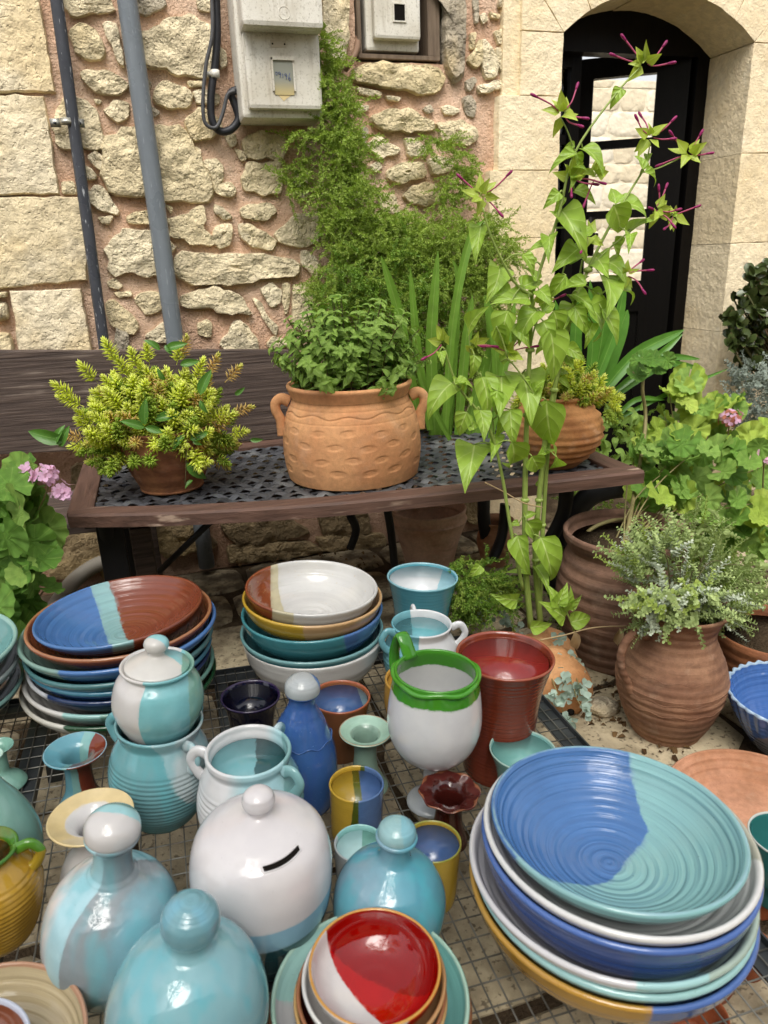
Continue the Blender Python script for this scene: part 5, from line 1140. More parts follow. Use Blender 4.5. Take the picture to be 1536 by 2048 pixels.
LZ3 = "610 740 478 840|640 715 770 860|600 920 710 960|530 930 455 1015|540 1020 600 1240|480 1140 460 1290|560 1100 690 1110|640 1140 720 1050|800 985 785 890|790 990 810 1160|820 990 1000 1000|940 830 1025 900|935 820 925 720|850 1140 910 1060|870 1130 865 1220|150 1090 110 1310|240 1290 230 1480|350 1230 410 1320|345 1390 470 1360|430 1400 480 1480|380 1440 240 1480|280 1500 215 1690|330 1560 360 1690|660 1370 500 1420|740 1330 820 1520|660 1480 800 1650|540 1600 430 1690|745 1270 860 1290|700 1240 730 1380|830 1400 935 1440|600 1480 640 1640|500 1500 520 1640|420 1500 330 1620|700 1440 760 1560|560 1330 470 1480|450 1550 480 1690|620 1200 560 1300|690 1560 640 1680|400 1280 350 1210|590 1420 700 1500|300 1420 180 1430"
LZ6 = "330 300 350 610|180 540 200 780|310 690 290 970|60 560 60 810|20 880 60 1010|120 920 140 1150|150 1440 180 1690|280 1450 340 1730|200 1360 270 1520|190 1340 270 1310|160 1370 110 1390|250 1610 340 1740|60 480 150 430|60 300 40 400|150 300 130 420|290 210 400 130|620 190 690 380|560 80 620 200|480 170 420 260|420 400 520 490|40 640 10 820|90 780 60 900|360 1000 410 1050|230 1000 260 1120|210 1630 130 1640|330 960 300 1020"
LZ5 = "1110 590 985 740|1120 600 1230 600|1190 750 1130 900|1260 740 1290 900|1230 930 1200 1170|1270 560 1330 800|1330 600 1400 790|1300 930 1370 1000|1430 740 1410 960|1200 300 1250 200|1350 280 1370 400|1230 440 1220 580|1040 420 1070 490|1230 850 1190 780"
lv = []
def sprout(bx, by, tx, ty, o, s):
    b = yp(o[0]+bx/s, o[1]+by/s, U_(-.05, .05)); t = yp(o[0]+tx/s, o[1]+ty/s, U_(-.07, .02)); b.y = YM+(b.y-YM)
    n = min(SP, key=lambda q: (q-b).length)
    if (n-b).length > .006: stem(emir, [n, n.lerp(b, .5)+Vector((0, 0, .008)), b], .0022, .0016, M_mirstem, 'petiole', 3, 5)
    L = (t-b).length*1.12*U_(.82, 1.08); hang = b.z-t.z > .5*L; up = (TOC*U_(.5, 1)+Vector((U_(-.5, .5), 0, .5))).normalized()
    d = (t-b).normalized()
    if hang: d = (d+TOC*.35).normalized()
    ms, off = (ML, 0) if rn.random() < (.65 if o[1]+by/s < 980 else .1) else (MLn, len(ML))
    lv.append((off+rn.randrange(len(ms)), lm(b, d+Vector((0, 0, .28)), up, L)))
for S, o, s in ((LZ3, (900, 0), 2.415), (LZ6, (980, 550), 2.763), (LZ5, (500, 550), 2.743)):
    for q in S.split('|'): a = [float(t) for t in q.split()]; sprout(*a, o, s)
for q_ in rn.sample(SP, 34):
    if q_.z > .55: d = rdir()+Vector((0, -.3, -.1)); lv.append((rn.randrange(6), lm(q_+rdir()*.006, d, TOC+Vector((0, 0, .6))+rdir()*.4, U_(.03, .062))))
put(emir, 'leaf', ML+MLn, lv)
br = [mk('bract', leaf_geo(1, .30, HEART, .3, dr, 5, 2, 0, 0), M_bract) for dr in (.4, -.5)]
bl = []
for fx, fy, nt in ((1288, 128, 4), (1124, 228, 4), (964, 392, 3), (1300, 275, 4), (1376, 308, 4), (1142, 358, 3), (1192, 352, 2), (1312, 420, 4), (1348, 430, 3), (1178, 472, 2), (1252, 548, 3), (888, 685, 1), (1016, 704, 3), (1072, 612, 1), (948, 690, 1)):
    c = yp(fx, fy, .0)
    for i in range(8 if nt > 1 else 4):
        d = (rdir()+Vector((0, 0, .25))); bl.append((rn.randrange(2), lm(c+d.normalized()*.006, d, TOC+rdir()*.5, U_(.028, .046))))
    for i in range(nt):
        a = U_(0, 6.28); d = (RT*math.cos(a)+UP*(math.sin(a)*.9+.25)+TOC*U_(-.2, .5)).normalized(); L = U_(.045, .072); bend = rdir()*.006
        p1 = c+d*L*.5+bend; p2 = c+d*L
        P = [tolocal(emir, q) for q in (c+d*.008, p1, p2)]; m = MB(); PP = cmr(P, 4); m.tube(PP, [.0011+.0010*i/8 for i in range(len(PP))], 6); fl = m.build('flower_tube', M_tube, emir)
        m = MB(); dd = (P[2]-P[1]).normalized(); m.tube([P[2]-dd*.006, P[2]-dd*.001, P[2]+dd*.005, P[2]+dd*.010, P[2]+dd*.013], [.0020, .0028, .0034, .0030, .0010], 7); m.build('petal_bud', M_mag, fl)
put(emir, 'bract', br, bl)
# ---------------------------------------------------------------- mint
M_mint = leafmat('mint_leaf', '668c32', '9cba58', 'aec47a', .45, .3, 30); M_mintstem = leafmat('mint_stem', '4d5a2c', '5f4a35', None, .6, 0)
MI = [mk('leaf', leaf_geo(1, .30, OVATE, .25, dr, 7, 4, .015, tw), M_mint) for dr, tw in ((.3, 0), (.8, .2), (1.1, -.2))]
mc = epot.location+Vector((0, 0, Rm*1.22)); lv = []; sm_ = MB(); rn.seed(31)
for i in range(120):
    a = U_(0, 6.283); rr = math.sqrt(rn.random()); bx = mc+Vector((math.cos(a)*rr*.72, math.sin(a)*rr*.72, 0))*Rm
    out = Vector((math.cos(a), math.sin(a), 0)); top = mc+out*rr*Rm*U_(.95, 1.28)+Vector((0, 0, Rm*(1.18*math.sqrt(max(0, 1-rr*rr*.72))+U_(-.28, .14))))
    if rr > .85: top.z -= Rm*U_(0, .35)
    mid = bx.lerp(top, .5)+out*(-.1*Rm*rr)+Vector((0, 0, .06*Rm)); P = cmr([bx, mid, top], 5)
    sm_.tube([tolocal(epot, p) for p in P], .0013, 4)
    for j in range(2, len(P)):
        p = P[j]; ax = (P[min(j+1, len(P)-1)]-P[j-1]).normalized(); side = ax.cross(rdir()).normalized(); s = U_(.026, .040)*(.72 if j >= len(P)-2 else 1)
        for k in range(2 if j < len(P)-1 else 4):
            d = Matrix.Rotation(k*math.pi if j < len(P)-1 else k*math.pi/2, 3, ax) @ side; lv.append((rn.randrange(3), lm(p, d+ax*U_(.1, .6)+Vector((0, 0, -.1)), ax+TOC*.3, s)))
put(epot, 'leaf', MI, lv); stuff(sm_.build('stems', M_mintstem, epot))
# ---------------------------------------------------------------- sedum sprigs
def sprig_geo(L, nl, nlen, nw, spread=1.1, taper=.5, droop=.35):
    V = []; F = []; U = []
    for i in range(nl):
        t = .18+.82*i/(nl-1); a = i*2.4; an = spread*(1-.75*max(0, t-.55)/.45); l = nlen*(1-taper*max(0, t-.6)/.4)*(.75+.25*min(1, t*3)); b = Vector((t*L, 0, -droop*L*t*t*.3))
        d = Vector((math.cos(an), math.sin(an)*math.cos(a), math.sin(an)*math.sin(a))); s = d.cross(Vector((1, .3, .2))).normalized(); u = d.cross(s)
        k = len(V); w = nw
        V += [b-s*w*.5, b+s*w*.5, b+d*l*.55+s*w+u*w*.3, b+d*l*.55-s*w+u*w*.3, b+d*l, b+d*l*.5-u*w*.9]; U += [(0, t)]*6
        F += [(k, k+1, k+2, k+3), (k+3, k+2, k+4), (k+1, k, k+5), (k+1, k+5, k+2), (k, k+3, k+5), (k+5, k+4, k+2), (k+3, k+4, k+5)]
    V += [Vector((0, .0012, 0)), Vector((0, -.0012, 0)), Vector((L, 0, -droop*L*.3))]; k = len(V)-3; F.append((k, k+1, k+2)); U += [(0, 0)]*3
    return V, F, U
M_sed = leafmat('golden_sedum', 'e4ec5c', 'eef276', None, .5, .55, edge=('f4f890', .4, .9)); M_sed2 = leafmat('sedum_orange', 'e6c47a', 'ecd28e', None, .5, .45, edge=('e2e07a', .6, .95)); M_sed3 = leafmat('sedum_green', 'a6c044', 'b8cc58', None, .5, .45)
rn.seed(41)
SG = [mk('sprig', sprig_geo(.060, 42, .024, .0026, 1.2), M_sed), mk('sprig', sprig_geo(.050, 38, .023, .0027, 1.25), M_sed), mk('sprig', sprig_geo(.058, 34, .022, .0024, 1.2), M_sed2), mk('sprig', sprig_geo(.050, 38, .021, .0025, 1.2), M_sed3)]
def sedum(parent, R, mouth, w, h, n, low, seedv, sc_=1.0, green=.2, bias=(0, 0)):
    rn.seed(seedv); c = parent.location+Vector((0, 0, mouth)); lv = []
    for i in range(n):
        a = U_(0, 6.283); el_ = U_(-.45, 1.5) if low else U_(0, 1.5); u = Vector((math.cos(a)*math.cos(el_), math.sin(a)*math.cos(el_), math.sin(el_))); k = U_(.55, 1.0)
        if u.z < .05 and (u-Vector((0, 0, u.z))).normalized().dot(Vector((-sy_, -cy_, 0))) > .80 and rn.random() < .8: continue
        p = c+Vector((u.x*w*k, u.y*w*k*.8, u.z*h*k if u.z > 0 else u.z*h*1.4*k)); 
        if u.z < 0 and math.hypot(p.x-c.x, p.y-c.y) < R*1.08: p.x = c.x+u.x/math.hypot(u.x, u.y)*R*1.1; p.y = c.y+u.y/math.hypot(u.x, u.y)*R*1.1
        p += Vector((bias[0]*w, 0, 0)); d = u+Vector((0, 0, .45 if u.z > 0 else -.15))+rdir()*.45
        r_ = rn.random(); ty = 2 if r_ < .13 else (3 if (u.z < .1 and r_ < .7) or r_ < .2+green else rn.randrange(2)); lv.append((ty, lm(p-d.normalized()*.04*sc_, d, rdir(), sc_*U_(.85, 1.2))))
    put(parent, 'sprig', SG, lv)
sedum(esed, Rs, Rs*1.25, .215, .175, 480, True, 42, 1.15, .12, (-.08, 0))
# a few tall sprigs
lv = []
for (x, y) in ((210, 690), (235, 720), (290, 690), (360, 690), (375, 680), (440, 720), (480, 740), (110, 780), (125, 800), (160, 740), (200, 760), (500, 820), (495, 870), (130, 880), (150, 900), (180, 935), (215, 900), (220, 950), (470, 900), (260, 700), (410, 730)):
    p = onY(x, y, ps.y-.02); d = (p-(esed.location+Vector((0, 0, Rs*1.3)))); lv.append((rn.randrange(3), lm(p-d.normalized()*.055, d+Vector((0, 0, .05)), rdir(), 1.1)))
put(esed, 'sprig', SG, lv)
M_trad = leafmat('glossy_green_leaf', '47762a', '628f3c', '86ad62', .35, .25)
TL = [mk('leaf', leaf_geo(1, .19, LANCE, .35, dr, 6, 4, 0, .3), M_trad) for dr in (.5, 1.0)]
lv = []
for q in "290 855 240 850|290 850 285 800|290 855 330 870|310 840 360 832|370 870 345 905|380 880 420 868|385 880 400 895|372 925 410 970|385 960 370 975|330 760 310 745|320 700 290 680|330 700 375 690|400 790 420 740|400 800 410 830|470 790 490 780|500 880 525 885|130 880 45 885|110 890 115 850|120 895 135 855|360 730 400 725|330 690 340 710".split('|'):
    a = [float(t) for t in q.split()]; b, t = onY(a[0], a[1], ps.y-.13), onY(a[2], a[3], ps.y-.15); lv.append((rn.randrange(2), lm(b, (t-b).normalized()+Vector((0, 0, .2)), TOC+rdir()*.4, max(.028, (t-b).length*1.0))))
put(esed, 'trailing_leaf', TL, lv)
stem(esed, [onY(310, 845, ps.y-.12), onY(370, 850, ps.y-.13), onY(372, 925, ps.y-.14), onY(370, 970, ps.y-.14)], .0012, .001, M_mintstem, 'trailing_stem'); stem(esed, [onY(200, 830, ps.y-.08), onY(150, 890, ps.y-.12), onY(115, 892, ps.y-.14)], .0015, .001, M_mintstem, 'trailing_stem')
sedum(erib, Rr_, Rr_*1.4, .13, .10, 170, True, 45, .95, .3, (.25, 0))
# ---------------------------------------------------------------- asparagus fern plumes
def plume_geo(L, n, nl, seedv):
    r = random.Random(seedv); V = []; F = []; U = []
    for i in range(n):
        t = i/n; b = Vector((t*L, r.uniform(-.004, .004), -.3*L*t*t+r.uniform(-.004, .004))); d = Vector((.7, r.uniform(-1, 1), r.uniform(-.8, .9))).normalized(); l = nl*r.uniform(.6, 1.2)*(1-.5*t); s = d.cross(Vector((r.uniform(-1, 1), r.uniform(-1, 1), r.uniform(-1, 1)))).normalized()*.0013
        k = len(V); V += [b-s, b+s, b+d*l*.6+s*1.4, b+d*l, b+d*l*.6-s*1.4]; F += [(k, k+1, k+2, k+3, k+4)]; U += [(0, t)]*5
    return V, F, U
M_asp = leafmat('asparagus_fern', '5a7e28', '84a23e', None, .55, .3); M_asp2 = leafmat('asparagus_fern_light', '85a03e', '9db050', None, .55, .3)
AP = [mk('frond', plume_geo(.095, 64, .019, k), M_asp if k < 3 else M_asp2) for k in range(5)]
def blob_plumes(parent, blobs, dens, seedv, sc_=(.6, 1.0), limit=300, down=.4):
    rn.seed(seedv); lv = []
    for x, y, rx, ry, Y0, Y1 in blobs:
        n = max(3, int(rx*ry*dens))
        for i in range(n):
            a = U_(0, 6.283); k = math.sqrt(rn.random()); p = onY(x+rx*k*math.cos(a), y+ry*k*math.sin(a), U_(Y0, Y1)); d = Vector((U_(-1, 1), U_(-.9, -.05), U_(-.8, .6)-down*.2)); lv.append((rn.choice((0, 1, 2, 0, 1, 2, 3, 4)), lm(p, d, TOC+rdir()*.6, U_(*sc_))))
    put(parent, 'frond', AP, lv, limit)
easp = tag(empty('asparagus_fern', onZ(840, 1075, 0)), 'feathery asparagus fern climbing the rubble wall up to the meter box', 'plant')
blob_plumes(easp, [(648, 90, 16, 40, 2.62, 2.70), (655, 160, 26, 50, 2.60, 2.70), (672, 230, 36, 50, 2.58, 2.70), (690, 310, 48, 55, 2.55, 2.70), (690, 400, 62, 55, 2.52, 2.70), (730, 470, 85, 55, 2.5, 2.68), (800, 480, 80, 60, 2.48, 2.68), (880, 520, 110, 70, 2.42, 2.66), (770, 560, 130, 60, 2.40, 2.66), (960, 500, 70, 70, 2.40, 2.6), (600, 270, 30, 16, 2.6, 2.7), (590, 360, 22, 40, 2.62, 2.7), (690, 620, 60, 50, 2.4, 2.62), (900, 620, 120, 80, 2.35, 2.6), (880, 285, 36, 16, 2.64, 2.7), (922, 330, 22, 36, 2.62, 2.7), (905, 390, 36, 30, 2.58, 2.7), (640, 575, 30, 22, 2.6, 2.7), (890, 760, 110, 90, 2.35, 2.55)], .052, 51)
stem(easp, [onZ(840, 1075, 0), onY(800, 800, 2.55), onY(760, 500, 2.66), onY(690, 330, 2.69), onY(650, 80, 2.7)], .006, .003, M_mintstem)
# ---------------------------------------------------------------- strap leaves behind the bench
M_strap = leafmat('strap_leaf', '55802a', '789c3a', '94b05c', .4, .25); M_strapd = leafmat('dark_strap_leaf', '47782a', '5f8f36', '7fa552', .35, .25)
est = tag(empty('strap_leaf_plant', onZ(930, 1060, 0)), 'plant with long upright strap leaves behind the mint pot', 'plant')
def blade(parent, pts, Yb, wpx, mat, lean=.0, name='leaf'):
    P = [onY(x, y, Yb-lean*i/(len(pts)-1)) for i, (x, y) in enumerate(pts)]; C_ = cmr(P, 5); n = len(C_); V = []; U = []; F = []
    for i, c in enumerate(C_):
        t = i/(n-1); tg = (C_[min(i+1, n-1)]-C_[max(i-1, 0)]).normalized(); sd = tg.cross(TOC).normalized(); w_ = wpx*.38*dep(c)/FPX*STRAP(t)
        for s in (-1, -.5, 0, .5, 1): V.append(tolocal(parent, c+sd*s*w_+TOC*abs(s)*w_*.35)); U.append(((s+1)/2, t))
    for i in range(n-1):
        for k in range(4): F.append((i*5+k, i*5+k+1, i*5+6+k, i*5+5+k))
    return link(name, mesh(name, V, F, True, U), mat, parent)
for pts, w_ in (([(840, 860), (800, 640), (762, 512)], 26), ([(860, 860), (835, 700), (820, 535)], 22), ([(870, 870), (862, 690), (876, 502)], 30), ([(890, 870), (905, 650), (940, 480), (975, 440)], 22), ([(900, 870), (912, 700), (915, 560), (905, 520)], 14), ([(915, 870), (930, 700), (945, 590)], 26), ([(950, 870), (985, 700), (970, 590)], 32), ([(880, 870), (900, 780), (912, 610)], 24), ([(930, 880), (960, 760), (1010, 620)], 24), ([(980, 880), (1010, 720), (1030, 600)], 22), ([(860, 880), (880, 760), (868, 640)], 18), ([(1000, 860), (990, 690), (978, 610)], 24), ([(820, 850), (780, 700), (745, 620)], 16), ([(900, 880), (850, 780), (830, 700)], 16)):
    blade(est, pts, U_(2.22, 2.36), w_, M_strap)
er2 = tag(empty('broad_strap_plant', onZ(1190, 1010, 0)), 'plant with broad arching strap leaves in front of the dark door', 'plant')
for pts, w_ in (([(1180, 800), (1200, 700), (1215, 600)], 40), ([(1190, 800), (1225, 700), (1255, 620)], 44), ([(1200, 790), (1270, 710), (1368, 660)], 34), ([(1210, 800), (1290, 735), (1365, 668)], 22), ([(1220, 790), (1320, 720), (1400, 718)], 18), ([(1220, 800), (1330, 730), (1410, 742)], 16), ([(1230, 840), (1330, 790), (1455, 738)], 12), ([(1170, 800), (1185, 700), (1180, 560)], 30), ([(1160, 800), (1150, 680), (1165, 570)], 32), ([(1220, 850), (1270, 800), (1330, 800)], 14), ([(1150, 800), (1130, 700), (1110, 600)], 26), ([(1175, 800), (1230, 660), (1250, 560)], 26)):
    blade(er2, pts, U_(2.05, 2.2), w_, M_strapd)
# ---------------------------------------------------------------- geraniums
def geran_geo(seedv, lob=9, ru=.06):
    r = random.Random(seedv); V = [Vector((0, 0, 0))]; U = [(.5, .1)]; F = []; N = 36; rings = (.3, .6, .85, 1.0); ph = r.uniform(0, 6)
    for j, q in enumerate(rings):
        for k in range(N):
            th = -math.pi*.94+2*math.pi*.94*k/(N-1); rad = q*.5*(1+(.09*abs(math.cos(lob*th/2+ph)) + .03*math.cos(3*lob*th/2))*q)*(1-.12*math.cos(th)); z = .10*q*q+ru*q*q*math.sin(lob*th+ph)*1.0+.04*math.sin(2*th+ph)*q
            V.append(Vector((.12+rad*math.cos(th), rad*math.sin(th), z))); U.append((.5+.5*q*math.sin(th), .5+.5*q*math.cos(th)))
    for k in range(N-1): F.append((0, 1+k, 2+k))
    for j in range(3):
        for k in range(N-1): a = 1+j*N+k; F.append((a, a+N, a+N+1, a+1))
    return V, F, U
def geranmat(name, a, b, zone):
    m = NT(name, .5, .3); g = m.n('ShaderNodeNewGeometry'); uv = m.vmath('SUBTRACT', m.vmath('MULTIPLY', m.tc('UV'), (1, 1, 0)), (.5, .5, 0)); s = m.sep(uv); rad = m.math('MULTIPLY', m.vmath('LENGTH', uv), 2); ang = m.math('ARCTAN2', s[0], s[1])
    c = m.mix(m.rand(), a, b); vn = m.ss(m.math('ABSOLUTE', m.math('SINE', m.math('MULTIPLY', ang, 4.0))), .10, .02); c = m.mix(m.math('MULTIPLY', vn, .4), c, 'b4c46a'); c = m.mix(m.math('MULTIPLY', m.math('MULTIPLY', m.ss(rad, .35, .5), m.ss(rad, .72, .58)), .25), c, zone)
    c = var(m, c, .15, 30, pos(m)); m.col(c); m.bump(m.math('ADD', m.math('ABSOLUTE', m.math('SINE', m.math('MULTIPLY', ang, 4.0))), m.noise(90, 3)), .004, .6)
    tr = m.n('ShaderNodeBsdfTranslucent'); m.put(tr.inputs[0], c); mx = m.n('ShaderNodeMixShader'); mx.inputs[0].default_value = .25; m.t.links.new(m.b.outputs[0], mx.inputs[1]); m.t.links.new(tr.outputs[0], mx.inputs[2]); m.t.links.new(mx.outputs[0], m.out.inputs[0]); return m.m
M_ger = geranmat('geranium_leaf', '6f9a3a', '90b056', '567f30'); M_gerl = geranmat('lime_geranium_leaf', '9dba44', 'b6c95c', '80a23c'); M_gerd = geranmat('green_geranium_leaf', '5a8430', '76a044', '466c26')
GE = [mk('leaf', geran_geo(k), mt) for k, mt in ((1, M_ger), (2, M_ger), (3, M_gerl), (4, M_gerl), (5, M_gerd), (6, M_gerd))]
M_gstem = leafmat('geranium_stem', '7a7a45', '8a7a55', None, .6, 0)
def geranium(parent, base, blobs, seedv, kinds, size):
    rn.seed(seedv); lv = []
    for x, y, rx, ry, Y0, Y1, n in blobs:
        for i in range(n):
            a = U_(0, 6.283); k = math.sqrt(rn.random()); Yv = U_(Y0, Y1); p = onY(x+rx*k*math.cos(a), y+ry*k*math.sin(a), Yv); nrm = (TOC*U_(.5, 1.1)+Vector((0, 0, U_(.2, .9)))+rdir()*.55).normalized(); d = (Vector((0, 0, -1))*U_(.2, 1)+rdir()*.8)
            s = size*U_(.7, 1.2); lv.append((rn.choice(kinds), lm(p, d, nrm, s)))
            if rn.random() < .14: q = Vector(base)+Vector((U_(-.04, .04), U_(-.03, .03), 0)); stem(parent, [q, q.lerp(p, .6)+Vector((0, .03, .0)), p], .003, .0016, M_gstem, 'petiole', 3, 5)
    put(parent, 'leaf', GE, lv)
gb = ebig.location+Vector((0, 0, Rbig*1.9))
geranium(ebig, gb, [(1330, 900, 70, 50, 1.75, 1.95, 14), (1420, 930, 90, 70, 1.70, 1.9, 26), (1500, 960, 60, 80, 1.65, 1.9, 18), (1330, 990, 50, 45, 1.68, 1.85, 10), (1440, 1030, 100, 60, 1.65, 1.85, 18), (1520, 1080, 40, 50, 1.65, 1.8, 8), (1400, 1080, 100, 40, 1.8, 2.0, 14)], 61, (0, 1, 0, 1, 2, 3, 4), .085)
stem(ebig, [gb, onY(1290, 860, 1.95), onY(1285, 780, 1.97), onY(1290, 740, 1.97)], .007, .005, M_gstem, 'stem'); stem(ebig, [gb+Vector((-.02, 0, -.06)), onY(1165, 1090, 1.75), onY(1180, 1060, 1.74), onY(1230, 1040, 1.75), onY(1290, 1042, 1.8)], .006, .006, M_gstem, 'stem')
geranium(ebig, onY(1290, 745, 1.97), [(1300, 735, 45, 25, 1.92, 2.0, 8)], 62, (4, 5), .06)
egr = tag(empty('lime_geranium', onZ(1440, 1180, 0)), 'lime green geranium with a faded pink flower head near the door', 'plant')
geranium(egr, onZ(1420, 1150, .05), [(1390, 790, 55, 35, 2.05, 2.15, 9), (1440, 800, 50, 30, 2.05, 2.2, 7), (1400, 840, 40, 40, 2.05, 2.2, 7), (1480, 870, 50, 30, 2.1, 2.2, 6), (1350, 850, 60, 30, 2.1, 2.2, 6)], 63, (2, 3, 2, 0), .10)
egl = tag(empty('pink_geranium', onZ(20, 1330, 0)), 'green geranium with pale pink flowers at the left picture edge', 'potted plant')
geranium(egl, onZ(5, 1290, .12), [(50, 1010, 60, 50, 1.80, 2.0, 12), (30, 1060, 70, 60, 1.75, 1.95, 16), (90, 1090, 40, 40, 1.85, 1.95, 6), (40, 1150, 60, 50, 1.75, 1.9, 12), (20, 1230, 45, 45, 1.7, 1.85, 9), (55, 965, 40, 25, 1.9, 1.95, 5), (-20, 1120, 40, 150, 1.8, 1.95, 10)], 64, (0, 1, 4, 4, 5), .10)
pp, Rp_ = fit(-2, 1290, 42, 1.0, 0)
m = MB(); m.lathe(scale_prof(prof_open([(.7, 0), (.78, 0), (.95, .7), (1.0, 1.0)], .08, .8), Rp_), 40); m.build('pot', clay('left_pot', '7d5038', '64402e', '4a3024', Rp_), egl, loc=pp-egl.location)
M_pink = leafmat('pink_petal', 'd8a4cc', 'e2bcd8', None, .5, .3); M_dry = leafmat('dry_petal', '9c5a48', 'b87a66', None, .6, .2)
PT = [mk('petal', leaf_geo(1, .38, lambda t: max(.05, math.sin(math.pi*t**1.6)**.7*.9+.05), .1, dr, 4, 2), mt) for dr, mt in ((.4, M_pink), (-.3, M_pink), (.5, M_dry))]
def flower_head(parent, x, y, Y, n, r, kinds=(0, 1), seedv=1, base=None):
    rn.seed(seedv); c = onY(x, y, Y); lv = []
    for i in range(n):
        u = rdir(); u.z = abs(u.z)*.9-.25; u = (u+TOC*.4).normalized(); fc = c+u*r*U_(.6, 1)
        for k in range(5):
            a = k*1.257+i; t1 = u.orthogonal().normalized(); t2 = u.cross(t1); d = t1*math.cos(a)+t2*math.sin(a)+u*.25; lv.append((rn.choice(kinds), lm(fc, d, u, U_(.016, .022))))
    put(parent, 'petal', PT, lv, 300, 'petals')
    if base is not None: stem(parent, [base, c-Vector((0, 0, .03)), c], .003, .002, M_gstem, 'flower_stalk', 4, 5)
flower_head(egl, 90, 955, 1.86, 13, .032, seedv=71, base=onY(60, 1060, 1.9)); flower_head(egl, 125, 985, 1.84, 7, .024, seedv=72); flower_head(egl, 55, 945, 1.88, 3, .014, seedv=75)
flower_head(egr, 1460, 838, 2.03, 16, .040, (0, 1, 2, 2), 73, base=onY(1450, 920, 2.06)); flower_head(ebig, 1530, 915, 1.72, 9, .028, seedv=74, base=onY(1525, 1010, 1.75))
# ---------------------------------------------------------------- silver trailing plant in the jug
def paired_geo(L, n, s, seedv, shape=ROUND, wd=.36):
    r = random.Random(seedv); V = []; F = []; U = []
    for i in range(n):
        t = .12+.88*i/(n-1); b = Vector((t*L, .004*math.sin(t*7+seedv), -.25*L*t*t)); a0 = i*1.57+r.uniform(-.3, .3)
        for k in (0, 1):
            a = a0+k*math.pi; d = Vector((.55, math.cos(a), math.sin(a))); q = lm(b, d, Vector((1, 0, .2)), s*r.uniform(.7, 1.15)*(1-.4*t)); v, f, u = leaf_geo(1, wd, shape, .15, .3, 4, 2); k0 = len(V); V += [q @ x for x in v]; F += [tuple(j+k0 for j in g) for g in f]; U += u
    mb = MB(); mb.tube([(0, 0, 0), (L*.5, .004*math.sin(3.5+seedv), -.0625*L), (L, .004*math.sin(7+seedv), -.25*L)], .0009, 4); k0 = len(V); V += mb.V; F += [tuple(j+k0 for j in g) for g in mb.F]; U += [(0, 0)]*len(mb.V)
    return V, F, U
M_sil = leafmat('silver_leaf', 'adb8a2', 'c4ccb6', None, .7, .12, spec=.2); M_sil2 = leafmat('grey_green_leaf', '9aad70', 'b0c080', None, .65, .15, spec=.2); M_sil3 = leafmat('yellow_green_leaf', 'a0b058', '8fa54f', None, .6, .2)
SV = [mk('sprig', paired_geo(.078, 13, .0145, k), mt) for k, mt in ((1, M_sil), (2, M_sil), (3, M_sil2), (4, M_sil2), (5, M_sil3))]
rn.seed(81); lv = []; jc = ejug.location+Vector((0, 0, Rj*2.5))
for x, y, rx, ry, Y0, Y1, n in ((1360, 1130, 110, 70, 1.28, 1.5, 170), (1300, 1110, 70, 40, 1.25, 1.4, 40), (1430, 1180, 90, 60, 1.25, 1.45, 120), (1500, 1170, 50, 60, 1.25, 1.4, 40), (1310, 1200, 45, 40, 1.22, 1.3, 24), (1400, 1060, 60, 40, 1.4, 1.5, 26), (1390, 1215, 75, 40, 1.16, 1.26, 80), (1290, 1240, 25, 30, 1.24, 1.3, 12), (1330, 1225, 50, 30, 1.18, 1.26, 30), (1450, 1215, 50, 35, 1.18, 1.26, 30)):
    for i in range(n):
        a = U_(0, 6.283); k = math.sqrt(rn.random()); p = onY(x+rx*k*math.cos(a), y+ry*k*math.sin(a), U_(Y0, Y1)); d = (p-jc).normalized()+rdir()*.6; lv.append((rn.choice((0, 1, 2, 3, 2, 3, 4)), lm(p-d.normalized()*.03, d, rdir()+Vector((0, 0, 1)), U_(.7, 1.15))))
for q in ((1215, 1120), (1230, 1130), (1250, 1100), (1270, 1090), (1260, 1065), (1240, 1150), (1280, 1060), (1380, 1050), (1400, 1020), (1420, 1015), (1350, 1030), (1450, 1050), (1480, 1080), (1360, 1320), (1400, 1310), (1370, 1340), (1410, 1330)):
    p = onY(*q, 1.3); d = (p-jc).normalized()+rdir()*.3; lv.append((rn.choice((0, 2, 4)), lm(p-d.normalized()*.05, d, rdir(), .9)))
put(ejug, 'sprig', SV, lv)
for i in range(26):
    q = rn.choice(lv)[1].translation; stem(ejug, [jc+rdir()*.02, jc.lerp(q, .6)+Vector((0, 0, .04)), q], .0016, .001, M_mintstem, 'stem', 4, 4)
# same silver foliage shrub by the door and jade bush
ejd = tag(empty('jade_bush', onZ(1520, 1000, 0)), 'dark jade bush with round fleshy leaves at the right picture edge', 'plant')
M_jade = leafmat('dark_jade_leaf', '33401f', '4d5a30', None, .3, .05, edge=('5f4a3a', .85, 1.0)); JA = [mk('leaf', leaf_geo(1, .36, ROUND, .2, dr, 5, 2), M_jade) for dr in (.3, -.3)]
rn.seed(91); lv = []; jm = MB()
for x, y, rx, ry, n in ((1500, 640, 45, 60, 46), (1530, 600, 25, 70, 30), (1490, 690, 35, 40, 22), (1535, 720, 30, 50, 20), (1515, 560, 15, 25, 8)):
    for i in range(n):
        a = U_(0, 6.283); k = math.sqrt(rn.random()); p = onY(x+rx*k*math.cos(a), y+ry*k*math.sin(a), U_(2.45, 2.62)); jm.tube([tolocal(ejd, p), tolocal(ejd, p+Vector((.1, .0, -.12)))], .004, 4)
        for j in range(6): d = rdir()+Vector((-.2, -.4, .5)); lv.append((rn.randrange(2), lm(p+rdir()*.012, d, rdir()+TOC, U_(.036, .055))))
put(ejd, 'leaf', JA, lv); jm.tube([(0, 0, 0), (.05, 0, .5), (.08, 0, 1.0)], .02, 8); stuff(jm.build('branches', M_mintstem, ejd))
